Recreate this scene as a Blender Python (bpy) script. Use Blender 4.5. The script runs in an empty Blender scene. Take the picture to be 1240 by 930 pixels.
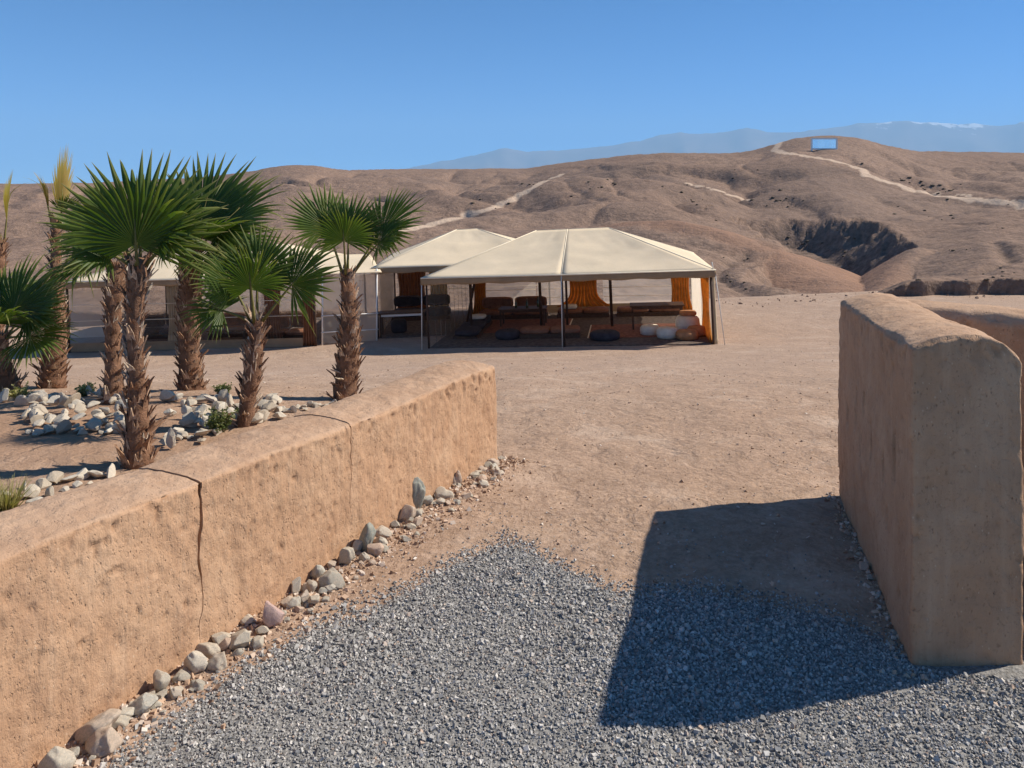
import bpy, math, random
import numpy as np
from mathutils import Vector, Matrix, Euler

random.seed(7)
rng = np.random.default_rng(11)
S = bpy.context.scene
C = S.collection
R = math.radians

# ------------------------------------------------------------------ camera, sky, sun, exposure
EYE = 1.9
FOC = 920.0                       # focal length in photo pixels (photo 1240 x 930)
CX, HY = 620.0, 240.0             # principal column, horizon row
cam_d = bpy.data.cameras.new('camera')
cam = bpy.data.objects.new('camera', cam_d)
C.objects.link(cam)
cam.location = (0, 0, EYE)
cam.rotation_euler = (R(90), 0, 0)
cam_d.sensor_fit = 'HORIZONTAL'
cam_d.sensor_width = 36.0
cam_d.lens = 36.0 * FOC / 1240.0
cam_d.shift_y = -(465.0 - HY) / 1240.0
cam_d.clip_start = 0.05
cam_d.clip_end = 60000
S.camera = cam

SUN_VEC = Vector((1.04, 0.283, 1.0)).normalized()      # towards the sun
SUN_EL = math.asin(SUN_VEC.z)
SUN_AZ = math.atan2(SUN_VEC.x, SUN_VEC.y)              # clockwise from +Y

world = bpy.data.worlds.new('World')
S.world = world
world.use_nodes = True
wn = world.node_tree
for n in list(wn.nodes):
    wn.nodes.remove(n)
sky = wn.nodes.new('ShaderNodeTexSky')
sky.sky_type = 'NISHITA'
sky.sun_disc = False
sky.sun_elevation = SUN_EL
sky.sun_rotation = SUN_AZ
sky.altitude = 5000
sky.air_density = 0.6
sky.dust_density = 0.0
sky.ozone_density = 3.0
bg = wn.nodes.new('ShaderNodeBackground')
bg.inputs['Strength'].default_value = 0.132
wo = wn.nodes.new('ShaderNodeOutputWorld')
hs = wn.nodes.new('ShaderNodeHueSaturation')
hs.inputs['Saturation'].default_value = 1.3
wn.links.new(sky.outputs[0], hs.inputs['Color'])
wn.links.new(hs.outputs[0], bg.inputs[0])
wn.links.new(bg.outputs[0], wo.inputs[0])

sun_d = bpy.data.lights.new('sun', 'SUN')
sun_d.energy = 5.0
sun_d.angle = R(0.53)
sun_d.color = (1.0, 0.925, 0.81)
sun = bpy.data.objects.new('sun', sun_d)
C.objects.link(sun)
sun.location = SUN_VEC * 60
sun.rotation_euler = SUN_VEC.to_track_quat('Z', 'Y').to_euler()

S.view_settings.view_transform = 'Standard'
S.view_settings.look = 'None'
S.view_settings.exposure = 0.57
S.view_settings.gamma = 1.0
S.view_settings.use_curve_mapping = False
S.render.engine = 'CYCLES'
S.cycles.max_bounces = 8
S.cycles.transparent_max_bounces = 24
S.cycles.volume_bounces = 1

# ------------------------------------------------------------------ noise (numpy)
def _hash(ix, iy, iz):
    h = (ix.astype(np.int64) * 374761393 + iy.astype(np.int64) * 668265263 + iz.astype(np.int64) * 2147483647 + 1013904223) & 0xFFFFFFFF
    h = ((h ^ (h >> 13)) * 1274126177) & 0xFFFFFFFF
    h = ((h ^ (h >> 15)) * 2246822519) & 0xFFFFFFFF
    return ((h ^ (h >> 16)) & 0xFFFFFF) / float(0xFFFFFF)

def vnoise(x, y, z=0.0):
    """value noise in -1..1"""
    x, y = np.asarray(x, float), np.asarray(y, float)
    z = np.zeros_like(x) + z
    ix, iy, iz = np.floor(x), np.floor(y), np.floor(z)
    fx, fy, fz = x - ix, y - iy, z - iz
    fx, fy, fz = [f * f * f * (f * (f * 6 - 15) + 10) for f in (fx, fy, fz)]
    out = 0
    for dz in (0, 1):
        for dy in (0, 1):
            for dx in (0, 1):
                w = (fx if dx else 1 - fx) * (fy if dy else 1 - fy) * (fz if dz else 1 - fz)
                out = out + w * _hash(ix + dx, iy + dy, iz + dz)
    return out * 2 - 1

def fbm(x, y, z=0.0, oct=4, gain=0.5, lac=2.03):
    a, s, o = 1.0, 0.0, 0
    for i in range(oct):
        o = o + a * vnoise(np.asarray(x) * lac ** i + 17.3 * i, np.asarray(y) * lac ** i - 9.1 * i, np.asarray(z) * lac ** i + 3.7 * i)
        s += a
        a *= gain
    return o / s

def sst(a, b, x):
    t = np.clip((np.asarray(x, float) - a) / (b - a), 0, 1)
    return t * t * (3 - 2 * t)

# ------------------------------------------------------------------ object helpers
def link(name, me, parent=None, mats=None):
    o = bpy.data.objects.new(name, me)
    C.objects.link(o)
    if parent is not None:
        o.parent = parent
    if mats is not None and me is not None:
        for m in (mats if isinstance(mats, (list, tuple)) else [mats]):
            me.materials.append(m)
    return o

def tag(o, label=None, cat=None, group=None, kind=None):
    if label: o['label'] = label
    if cat: o['category'] = cat
    if group: o['group'] = group
    if kind: o['kind'] = kind
    return o

def empty(name, loc=(0, 0, 0), rot=(0, 0, 0), **kw):
    o = bpy.data.objects.new(name, None)
    C.objects.link(o)
    o.location = loc
    o.rotation_euler = rot
    o.empty_display_size = 0.2
    return tag(o, **kw)

def mesh_np(name, V, F, smooth=True):
    """V (n,3) array, F (m,k) int array, k = 3 or 4"""
    V = np.asarray(V, np.float32)
    F = np.asarray(F, np.int32)
    me = bpy.data.meshes.new(name)
    k = F.shape[1]
    me.vertices.add(len(V))
    me.vertices.foreach_set('co', V.ravel())
    me.loops.add(F.size)
    me.loops.foreach_set('vertex_index', F.ravel())
    me.polygons.add(len(F))
    me.polygons.foreach_set('loop_start', np.arange(0, F.size, k, dtype=np.int32))
    me.polygons.foreach_set('use_smooth', np.full(len(F), smooth, dtype=bool))
    me.update(calc_edges=True)
    return me

def attr(me, name, vals):
    a = me.attributes.new(name, 'FLOAT', 'POINT')
    a.data.foreach_set('value', np.asarray(vals, np.float32).ravel())

def grid_faces(nr, nc):
    i = np.arange(nr - 1)[:, None] * nc + np.arange(nc - 1)[None, :]
    i = i.ravel()
    return np.stack([i, i + 1, i + nc + 1, i + nc], 1)

class MB:
    def __init__(self):
        self.v, self.f, self.sm = [], [], []
    def add(self, vs, fs, smooth=False):
        b = len(self.v)
        self.v += [tuple(v) for v in vs]
        self.f += [tuple(b + i for i in f) for f in fs]
        self.sm += [smooth] * len(fs)
    def box(self, c, s, rz=0.0, jit=0.0, M=None):
        vs = []
        for z in (-.5, .5):
            for x, y in ((-.5, -.5), (.5, -.5), (.5, .5), (-.5, .5)):
                vx, vy, vz = x * s[0], y * s[1], z * s[2]
                p = Vector((vx * math.cos(rz) - vy * math.sin(rz), vx * math.sin(rz) + vy * math.cos(rz), vz))
                if M is not None: p = M @ p
                vs.append((p.x + c[0] + random.uniform(-jit, jit), p.y + c[1] + random.uniform(-jit, jit), p.z + c[2] + random.uniform(-jit, jit)))
        self.add(vs, [(3, 2, 1, 0), (4, 5, 6, 7), (0, 1, 5, 4), (1, 2, 6, 5), (2, 3, 7, 6), (3, 0, 4, 7)])
        return self
    def tube(self, pts, rad, n=8, smooth=True):
        pts = [Vector(p) for p in pts]
        if not isinstance(rad, (list, tuple)): rad = [rad] * len(pts)
        vs, fs = [], []
        for i, p in enumerate(pts):
            d = (pts[min(i + 1, len(pts) - 1)] - pts[max(i - 1, 0)]).normalized()
            up = Vector((0, 0, 1)) if abs(d.z) < 0.95 else Vector((1, 0, 0))
            a = d.cross(up).normalized()
            b = d.cross(a).normalized()
            for k in range(n):
                t = 2 * math.pi * k / n
                vs.append(p + (a * math.cos(t) + b * math.sin(t)) * rad[i])
        for i in range(len(pts) - 1):
            for k in range(n):
                k2 = (k + 1) % n
                fs.append((i * n + k, i * n + k2, (i + 1) * n + k2, (i + 1) * n + k))
        fs.append(tuple(range(n - 1, -1, -1)))
        e = (len(pts) - 1) * n
        fs.append(tuple(range(e, e + n)))
        self.add(vs, fs, smooth)
        return self
    def lathe(self, prof, c=(0, 0, 0), n=20, smooth=True, sy=1.0):
        vs, fs = [], []
        for (r, z) in prof:
            for k in range(n):
                t = 2 * math.pi * k / n
                vs.append((c[0] + r * math.cos(t), c[1] + r * sy * math.sin(t), c[2] + z))
        for i in range(len(prof) - 1):
            for k in range(n):
                k2 = (k + 1) % n
                fs.append((i * n + k, i * n + k2, (i + 1) * n + k2, (i + 1) * n + k))
        fs.append(tuple(range(n - 1, -1, -1)))
        e = (len(prof) - 1) * n
        fs.append(tuple(range(e, e + n)))
        self.add(vs, fs, smooth)
        return self
    def mesh(self, name):
        me = bpy.data.meshes.new(name)
        me.from_pydata(self.v, [], self.f)
        me.polygons.foreach_set('use_smooth', self.sm)
        me.update()
        return me
    def build(self, name, mat, parent=None, bevel=0.0):
        o = link(name, self.mesh(name), parent, mat)
        if bevel:
            m = o.modifiers.new('bevel', 'BEVEL')
            m.width = bevel
            m.segments = 2
            m.limit_method = 'ANGLE'
        return o

# ------------------------------------------------------------------ materials
def M_new(name):
    m = bpy.data.materials.new(name)
    m.use_nodes = True
    nt = m.node_tree
    for n in list(nt.nodes): nt.nodes.remove(n)
    out = nt.nodes.new('ShaderNodeOutputMaterial')
    return m, nt, out

class NT:
    """small node helper"""
    def __init__(self, nt): self.nt = nt
    def n(self, t, **kw):
        nd = self.nt.nodes.new(t)
        for k, v in kw.items(): setattr(nd, k, v)
        return nd
    def l(self, a, b): self.nt.links.new(a, b)
    def coord(self, kind='Object'):
        return self.n('ShaderNodeTexCoord').outputs[kind]
    def mapping(self, vec, scale=(1, 1, 1), rot=(0, 0, 0)):
        m = self.n('ShaderNodeMapping')
        m.inputs['Scale'].default_value = scale
        m.inputs['Rotation'].default_value = rot
        self.l(vec, m.inputs['Vector'])
        return m.outputs[0]
    def noise(self, vec, scale, detail=4, rough=.55, dist=0.0):
        t = self.n('ShaderNodeTexNoise')
        t.inputs['Scale'].default_value = scale
        t.inputs['Detail'].default_value = detail
        t.inputs['Roughness'].default_value = rough
        t.inputs['Distortion'].default_value = dist
        self.l(vec, t.inputs['Vector'])
        return t.outputs['Fac']
    def ramp(self, fac, stops, interp='LINEAR'):
        r = self.n('ShaderNodeValToRGB')
        r.color_ramp.interpolation = interp
        el = r.color_ramp.elements
        while len(el) > 1: el.remove(el[-1])
        el[0].position = stops[0][0]
        el[0].color = (*stops[0][1], 1) if not isinstance(stops[0][1], float) else (stops[0][1],) * 3 + (1,)
        for p, c in stops[1:]:
            e = el.new(p)
            e.color = (*c, 1) if not isinstance(c, float) else (c, c, c, 1)
        self.l(fac, r.inputs[0])
        return r.outputs[0]
    def mix(self, fac, a, b, mode='MIX'):
        m = self.n('ShaderNodeMix', data_type='RGBA', blend_type=mode)
        for sock, v in ((0, fac), (6, a), (7, b)):
            if isinstance(v, (int, float)): m.inputs[sock].default_value = v
            elif isinstance(v, tuple): m.inputs[sock].default_value = (*v, 1)
            else: self.l(v, m.inputs[sock])
        return m.outputs[2]
    def math(self, op, a, b=0.0, clamp=False):
        m = self.n('ShaderNodeMath', operation=op, use_clamp=clamp)
        for i, v in enumerate((a, b)):
            if isinstance(v, (int, float)): m.inputs[i].default_value = v
            else: self.l(v, m.inputs[i])
        return m.outputs[0]
    def bump(self, h, strength, dist=0.01, nrm=None):
        b = self.n('ShaderNodeBump')
        b.inputs['Strength'].default_value = strength
        b.inputs['Distance'].default_value = dist
        self.l(h, b.inputs['Height'])
        if nrm is not None: self.l(nrm, b.inputs['Normal'])
        return b.outputs[0]
    def attr(self, name):
        a = self.n('ShaderNodeAttribute')
        a.attribute_name = name
        return a.outputs['Fac']
    def bsdf(self, out, color, rough=.9, nrm=None, spec=.2):
        b = self.n('ShaderNodeBsdfPrincipled')
        if isinstance(color, tuple): b.inputs['Base Color'].default_value = (*color, 1)
        else: self.l(color, b.inputs['Base Color'])
        b.inputs['Roughness'].default_value = rough
        b.inputs['Specular IOR Level'].default_value = spec
        if nrm is not None: self.l(nrm, b.inputs['Normal'])
        if out is not None: self.l(b.outputs[0], out.inputs['Surface'])
        return b

def mat_simple(name, col, var=.25, scale=8, rough=.85, bump=.2, spec=.2, bd=.01, rand=0.0, coord='Object'):
    m, nt, out = M_new(name)
    k = NT(nt)
    co = k.coord(coord)
    f = k.noise(co, scale, 5, .6)
    dark = tuple(c * (1 - var) for c in col)
    lite = tuple(min(1, c * (1 + var)) for c in col)
    c = k.ramp(f, [(.3, dark), (.7, lite)])
    if rand:
        oi = k.n('ShaderNodeObjectInfo')
        r = k.ramp(oi.outputs['Random'], [(0, 1 - rand), (1, 1 + rand)])
        c = k.mix(1.0, c, r, 'MULTIPLY')
    k.bsdf(out, c, rough, k.bump(k.noise(co, scale * 5, 4, .6), bump, bd), spec)
    return m

def mat_cloth(name, col, trans=.35, var=.12, alpha=1.0, scale=3, weave=0.0):
    """woven cloth that lets some light through; alpha < 1 for open mesh"""
    m, nt, out = M_new(name)
    k = NT(nt)
    co = k.coord('Object')
    f = k.noise(co, scale, 5, .6)
    c = k.ramp(f, [(.3, tuple(x * (1 - var) for x in col)), (.7, tuple(min(1, x * (1 + var)) for x in col))])
    nrm = k.bump(k.noise(co, scale * 6, 4), .25, .02)
    b = k.bsdf(None, c, .9, nrm, .1)
    t = k.n('ShaderNodeBsdfTranslucent')
    k.l(c, t.inputs[0])
    mx = k.n('ShaderNodeMixShader')
    mx.inputs[0].default_value = trans
    k.l(b.outputs[0], mx.inputs[1]); k.l(t.outputs[0], mx.inputs[2])
    res = mx.outputs[0]
    if alpha < 1:
        tr = k.n('ShaderNodeBsdfTransparent')
        m2 = k.n('ShaderNodeMixShader')
        m2.inputs[0].default_value = alpha
        k.l(tr.outputs[0], m2.inputs[1]); k.l(res, m2.inputs[2])
        res = m2.outputs[0]
    k.l(res, out.inputs['Surface'])
    return m

def mat_ground():
    m, nt, out = M_new('dirt')
    k = NT(nt)
    co = k.coord('Object')
    big = k.noise(co, .35, 5, .6)
    mid = k.noise(co, 2.2, 6, .65)
    fine = k.noise(co, 28, 5, .7)
    c = k.ramp(big, [(.3, (0.423, 0.279, 0.191)), (.55, (0.468, 0.324, 0.230)), (.75, (0.450, 0.329, 0.248))])
    c = k.mix(k.ramp(mid, [(.38, 0.0), (.60, .7)]), c, (0.351, 0.239, 0.167))
    c = k.mix(k.ramp(fine, [(.42, .7), (.55, 0.0)]), c, (0.297, 0.194, 0.126))
    c = k.mix(k.ramp(k.noise(co, 60, 3, .7), [(.6, 0.0), (.7, .5)]), c, (0.612, 0.468, 0.360))
    c = k.mix(k.ramp(k.noise(co, 6.5, 5, .7, .6), [(.36, .6), (.50, 0.0)]), c, (0.270, 0.180, 0.126))
    c = k.mix(k.ramp(k.noise(co, .9, 5, .7, .4), [(.52, 0.0), (.66, .55)]), c, (0.540, 0.405, 0.306))
    far = k.attr('far')
    c = k.mix(k.math('MULTIPLY', far, .4), c, (0.414, 0.302, 0.230))
    bed = k.attr('bed')
    c = k.mix(k.math('MULTIPLY', bed, .75), c, (0.342, 0.203, 0.126))
    grv = k.attr('gravel')
    gcol = k.ramp(k.noise(co, 70, 4, .7), [(.35, (0.144, 0.135, 0.126)), (.65, (0.360, 0.342, 0.315))])
    g2 = k.math('ADD', grv, k.math('MULTIPLY', k.math('SUBTRACT', k.noise(co, 9, 4, .7), .5), .8))
    c = k.mix(k.ramp(g2, [(.40, 0.0), (.60, 1.0)]), c, gcol)
    nb = k.bump(mid, .5, .07)
    nb = k.bump(k.ramp(k.noise(co, 4.2, 3, .5, .8), [(.40, 0.0), (.50, 1.0)]), .35, .02, nb)
    nb = k.bump(k.noise(co, 9, 5, .7), .6, .03, nb)
    nb = k.bump(fine, .75, .014, nb)
    nb = k.bump(k.noise(co, 90, 3, .6), .5, .005, nb)
    k.bsdf(out, c, .95, nb, .1)
    return m

def mat_hills():
    m, nt, out = M_new('hill_soil')
    k = NT(nt)
    co = k.coord('Object')
    big = k.noise(co, .018, 6, .6, .5)
    mid = k.noise(co, .12, 6, .65)
    fine = k.noise(co, .9, 6, .7)
    c = k.ramp(big, [(.32, (.25, .168, .122)), (.5, (.295, .20, .145)), (.68, (.345, .235, .17))])
    c = k.mix(k.ramp(mid, [(.4, 0.0), (.66, .6)]), c, (.26, .175, .13))
    c = k.mix(k.ramp(fine, [(.44, .6), (.54, 0.0)]), c, (.17, .115, .088))
    c = k.mix(k.ramp(k.noise(co, 3.2, 5, .75), [(.42, .45), (.52, 0.0), (.62, 0.0), (.70, .35)]), c, k.mix(k.ramp(k.noise(co, 3.2, 5, .75), [(.5, 0.0), (.52, 1.0)]), (.13, .09, .07), (.42, .32, .25)))
    c = k.mix(k.ramp(k.noise(co, .009, 4, .6), [(.48, 0.0), (.62, .65)]), c, (.20, .145, .115))
    c = k.mix(k.attr('rust'), c, k.mix(k.ramp(fine, [(.4, 0.0), (.6, .6)]), (.33, .195, .13), (.24, .145, .10)))
    c = k.mix(k.attr('rock'), c, k.ramp(k.noise(co, .8, 6, .75), [(.35, (.10, .074, .06)), (.65, (.27, .19, .145))]))
    tr = k.math('ADD', k.attr('track'), k.math('MULTIPLY', k.math('SUBTRACT', k.noise(co, .5, 4, .7), .5), .7))
    c = k.mix(k.ramp(tr, [(.4, 0.0), (.75, .9)]), c, (.56, .42, .31))
    nb = k.bump(mid, .6, 1.4)
    nb = k.bump(fine, .75, .35, nb)
    nb = k.bump(k.noise(co, 2.6, 5, .7), .6, .12, nb)
    k.bsdf(out, c, .95, nb, .05)
    return m

def mat_adobe():
    m, nt, out = M_new('adobe')
    k = NT(nt)
    co = k.coord('Object')
    big = k.noise(co, 1.1, 5, .6)
    mid = k.noise(co, 6, 6, .65)
    fine = k.noise(co, 45, 5, .7)
    c = k.ramp(big, [(.3, (0.450, 0.270, 0.160)), (.7, (0.517, 0.324, 0.200))])
    c = k.mix(k.ramp(mid, [(.4, .45), (.6, 0.0)]), c, (0.414, 0.239, 0.140))
    c = k.mix(k.ramp(k.noise(co, 2.3, 4, .6, .5), [(.50, 0.0), (.66, .5)]), c, (0.567, 0.378, 0.243))
    c = k.mix(k.ramp(k.noise(co, 3.1, 5, .65, .3), [(.34, .45), (.46, 0.0)]), c, (0.342, 0.203, 0.126))
    # rain streaks, stretched along z
    st = k.noise(k.mapping(co, (14, 14, .9)), 1.6, 5, .65)
    c = k.mix(k.ramp(st, [(.5, 0.0), (.68, .45)]), c, (0.558, 0.369, 0.239))
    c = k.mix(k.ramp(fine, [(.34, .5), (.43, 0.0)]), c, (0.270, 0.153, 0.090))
    # straw flecks and small pale grit
    v = k.n('ShaderNodeTexVoronoi'); v.inputs['Scale'].default_value = 34
    k.l(k.mapping(co, (1, 1, .6)), v.inputs['Vector'])
    c = k.mix(k.ramp(v.outputs['Distance'], [(.07, .7), (.12, 0.0)]), c, (0.594, 0.432, 0.297))
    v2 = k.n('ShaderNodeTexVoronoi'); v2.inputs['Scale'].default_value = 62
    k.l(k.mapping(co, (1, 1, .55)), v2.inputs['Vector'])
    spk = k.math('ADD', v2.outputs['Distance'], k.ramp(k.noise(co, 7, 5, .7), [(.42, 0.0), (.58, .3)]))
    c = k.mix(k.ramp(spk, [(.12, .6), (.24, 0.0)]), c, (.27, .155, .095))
    # weathered top is greyer and dustier
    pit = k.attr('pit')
    c = k.mix(k.math('MULTIPLY', pit, .5), c, (0.270, 0.153, 0.090))  # pits coloured darker: the shade inside them is painted in
    top = k.attr('top')
    c = k.mix(k.math('MULTIPLY', top, .7), c, k.ramp(mid, [(.35, (0.387, 0.248, 0.162)), (.65, (0.504, 0.342, 0.234))]))
    nb = k.bump(mid, .45, .025)
    nb = k.bump(k.noise(k.mapping(co, (1, 1, .55)), 26, 4, .75, .6), .45, .012, nb)
    nb = k.bump(fine, .5, .006, nb)
    nb = k.bump(k.noise(k.mapping(co, (30, 30, 5)), 2, 4, .6), .35, .008, nb)
    nb = k.bump(k.ramp(spk, [(.10, 0.0), (.26, 1.0)]), .6, .006, nb)
    pk_ = k.ramp(k.noise(k.mapping(co, (1, 1, .6)), 52, 3, .6), [(.30, 0.0), (.40, 1.0)])
    nb = k.bump(pk_, .5, .007, nb)
    k.bsdf(out, c, .95, nb, .08)
    return m

def mat_rock(name, stops, scale=6, rand=.25):
    m, nt, out = M_new(name)
    k = NT(nt)
    co = k.coord('Object')
    oi = k.n('ShaderNodeObjectInfo')
    off = k.n('ShaderNodeVectorMath', operation='ADD')
    k.l(co, off.inputs[0])
    k.l(oi.outputs['Random'], off.inputs[1])
    c = k.ramp(oi.outputs['Random'], stops)
    c = k.mix(k.ramp(k.noise(co, scale * 2, 6, .7), [(.35, .55), (.62, 0.0)]), c, tuple(x * .55 for x in stops[0][1]))
    c = k.mix(k.ramp(k.noise(co, scale, 4, .6), [(.5, 0.0), (.75, .5)]), c, (.56, .42, .30))
    nb = k.bump(k.noise(co, scale * 6, 5, .7), .5, .01)
    k.bsdf(out, c, .9, nb, .15)
    return m

def mat_gravel():
    m, nt, out = M_new('gravel_stone')
    k = NT(nt)
    g = k.n('ShaderNodeNewGeometry')
    c = k.ramp(g.outputs['Random Per Island'], [(0, (.17, .162, .152)), (.3, (.27, .257, .24)), (.55, (.36, .342, .318)), (.8, (.45, .425, .39)), (.93, (.60, .56, .51)), (.97, (.46, .33, .24)), (1, (.40, .39, .38))])
    k.bsdf(out, c, .8, None, .25)
    return m

def mat_crumbs():
    m, nt, out = M_new('dirt_crumb')
    k = NT(nt)
    g = k.n('ShaderNodeNewGeometry')
    c = k.ramp(g.outputs['Random Per Island'], [(0, (.26, .165, .11)), (.4, (.45, .30, .20)), (.75, (.58, .43, .32)), (1, (.62, .55, .47))])
    k.bsdf(out, c, .95, None, .1)
    return m

def mat_leaf(name, stops, trans=.35):
    m, nt, out = M_new(name)
    k = NT(nt)
    g = k.n('ShaderNodeNewGeometry')
    a = k.attr('along')
    c = k.ramp(a, stops)
    c = k.mix(k.ramp(g.outputs['Random Per Island'], [(0, 0.0), (.8, .45), (.92, .5), (1, 1.0)]), c, k.mix(.55, c, (.16, .17, .035)))
    b = k.bsdf(None, c, .5, None, .25)
    t = k.n('ShaderNodeBsdfTranslucent')
    k.l(k.mix(1.0, c, (1.3, 1.5, .6), 'MULTIPLY'), t.inputs[0])
    mx = k.n('ShaderNodeMixShader')
    mx.inputs[0].default_value = trans
    k.l(b.outputs[0], mx.inputs[1]); k.l(t.outputs[0], mx.inputs[2])
    k.l(mx.outputs[0], out.inputs['Surface'])
    return m

def mat_boot():
    m, nt, out = M_new('leaf_base_fibre')
    k = NT(nt)
    co = k.coord('Object')
    oi = k.n('ShaderNodeObjectInfo')
    c = k.ramp(oi.outputs['Random'], [(0, (.20, .11, .07)), (.3, (.34, .19, .115)), (.6, (.46, .28, .175)), (.8, (.60, .43, .30)), (1, (.72, .58, .43))])
    f = k.noise(k.mapping(co, (60, 60, 8)), 1.5, 4, .6)
    c = k.mix(k.ramp(f, [(.4, .6), (.6, 0.0)]), c, (.09, .05, .03))
    k.bsdf(out, c, .9, k.bump(f, .5, .006), .1)
    return m

def mat_snowrock():
    m, nt, out = M_new('mountain_rock')
    k = NT(nt)
    co = k.coord('Object')
    f = k.noise(co, .0011, 8, .65)
    sn = k.math('ADD', k.attr('high'), k.math('MULTIPLY', k.math('SUBTRACT', f, .5), 1.6))
    c = k.mix(k.ramp(sn, [(.97, 0.0), (1.12, .8)]), k.ramp(f, [(.3, (.16, .125, .10)), (.7, (.25, .19, .15))]), (.85, .86, .88))
    k.bsdf(out, c, .9, None, .1)
    return m

MAT = dict(
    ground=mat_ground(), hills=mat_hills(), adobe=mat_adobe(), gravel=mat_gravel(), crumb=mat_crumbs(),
    lime=mat_rock('limestone', [(0, (.44, .36, .27)), (.4, (.60, .52, .41)), (1, (.72, .65, .54))], 11),
    river=mat_rock('river_stone', [(0, (.42, .38, .31)), (.3, (.55, .48, .38)), (.55, (.56, .40, .30)), (.75, (.64, .56, .45)), (1, (.46, .45, .39))], 9),
    pink=mat_rock('pink_stone', [(0, (.50, .34, .30)), (1, (.52, .37, .33))], 9),
    green_stone=mat_rock('green_grey_stone', [(0, (.30, .31, .27)), (1, (.36, .37, .32))], 9),
    leaf=mat_leaf('palm_leaf', [(0, (.055, .085, .012)), (.4, (.042, .080, .010)), (.7, (.075, .120, .018)), (.9, (.18, .19, .05)), (1, (.44, .36, .17))]),
    leaf_dry=mat_leaf('palm_leaf_yellow', [(0, (.20, .13, .05)), (.5, (.30, .20, .06)), (.8, (.42, .30, .09)), (1, (.46, .33, .16))], .4),
    petiole=mat_simple('palm_petiole', (.17, .15, .045), .3, 20, .6, .1),
    trunk=mat_simple('palm_trunk', (.21, .115, .07), .4, 14, .95, .7, .1, .02),
    boot=mat_boot(),
    canvas=mat_cloth('cream_canvas', (.86, .73, .535), .30, .07, 1, 1.2),
    canvas_dark=mat_cloth('valance_shade_brown', (.34, .235, .14), .12, .12),  # valance is cream canvas; its shade is put into this brown
    seam=mat_simple('seam_tape', (.80, .70, .53), .08, 6, .9, .1),
    net=mat_cloth('grey_net', (.34, .27, .20), .6, .10, .22),
    net_w=mat_cloth('white_sheer', (.90, .80, .66), .72, .06, .52),
    window=mat_cloth('pale_window_sheet', (.84, .77, .67), .70, .05, .32),
    curtain=mat_cloth('ochre_curtain', (.66, .33, .09), .6, .2, 1, 6),
    curtain_r=mat_cloth('russet_curtain', (.40, .19, .10), .45, .2, 1, 6),
    curtain_c=mat_cloth('cream_curtain', (.68, .56, .38), .4, .1, 1, 6),
    pole=mat_simple('dark_pole', (.07, .04, .028), .3, 12, .6, .2),
    pole_tan=mat_simple('tan_pole', (.42, .30, .19), .2, 12, .7, .2),
    pole_white=mat_simple('white_pole', (.78, .76, .72), .06, 12, .6, .05),
    wood=mat_simple('dark_wood', (.10, .055, .035), .35, 14, .55, .25),
    rug=mat_simple('dark_rug', (.14, .105, .085), .5, 9, .95, .4),
    rug_red=mat_simple('red_rug', (.26, .11, .07), .5, 9, .95, .4),
    sofa=mat_simple('brown_cushion', (.28, .13, .075), .3, 7, .9, .2),
    sofa_d=mat_simple('charcoal_cushion', (.06, .05, .055), .3, 7, .9, .2),
    cush_w=mat_simple('cream_cushion', (.74, .68, .56), .1, 7, .9, .2),
    cush_o=mat_simple('tan_leather', (.45, .21, .09), .25, 7, .6, .2, .3),
    glass=mat_simple('bottle_glass', (.03, .05, .025), .3, 7, .1, .0, .5),
    rope=mat_simple('white_rope', (.72, .68, .60), .15, 40, .9, .2),
    hinge=mat_simple('metal_frame', (.55, .56, .58), .08, 6, .4, .05, .5),
    dry=mat_leaf('dry_grass', [(0, (.22, .18, .07)), (.6, (.34, .29, .12)), (1, (.48, .42, .20))], .3),
    shrub=mat_leaf('shrub_leaf', [(0, (.06, .08, .025)), (.6, (.10, .13, .04)), (1, (.20, .20, .09))], .25),
    scrub=mat_simple('desert_scrub', (.10, .075, .05), .4, 4, .9, .3),
    mountain=mat_snowrock(),
    rubble=mat_simple('edge_rubble', (.30, .205, .15), .4, 6, .95, .3),
)
def _mirror():
    m, nt, out = M_new('mirror_glass')
    k = NT(nt)
    b = k.bsdf(out, (.95, .95, .95), .22, k.bump(k.noise(k.coord('Object'), .6, 3), .02, .05), .5)
    b.inputs['Metallic'].default_value = 1.0
    return m
MAT['mirror'] = _mirror()

# ------------------------------------------------------------------ ground
_py = np.array([-80, -6, 0, 5.2, 7, 8.5, 10, 14, 18, 20, 23, 27, 30, 60.])
_pz = np.array([.3, .03, 0, 0, -.12, -.27, -.5, -1.15, -1.83, -2.05, -2.1, -2.12, -2.2, -2.3])
_ty = np.linspace(-80, 60, 2801)
_tz = np.convolve(np.pad(np.interp(_ty, _py, _pz), 20, mode='edge'), np.ones(41) / 41, 'valid')

def G(x, y):
    x, y = np.asarray(x, float), np.asarray(y, float)
    z = np.interp(y, _ty, _tz)
    z = z + .035 * np.clip(x - 1.5, -18, 9) * sst(9, 18, y)
    z = z + .22 * sst(9, 16, x) * sst(14, 24, y)
    z = z + .10 * np.exp(-(((x + 3.3) / 1.6) ** 2 + ((y - 7.6) / 1.3) ** 2))      # planting mound
    return z

def P(px, py, Y):
    """photo pixel at depth Y -> world"""
    return Vector(((px - CX) / FOC * Y, Y, EYE - (py - HY) / FOC * Y))

def on_ground(px, py):
    """world point of the yard seen at a photo pixel"""
    ys = np.linspace(1.2, 29, 2800)
    xs = (px - CX) / FOC * ys
    zs = EYE - (py - HY) / FOC * ys
    d = zs - G(xs, ys)
    i = int(np.argmax(d <= 0)) if (d <= 0).any() else len(ys) - 1
    return Vector((xs[i], ys[i], float(G(xs[i], ys[i]))))

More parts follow.
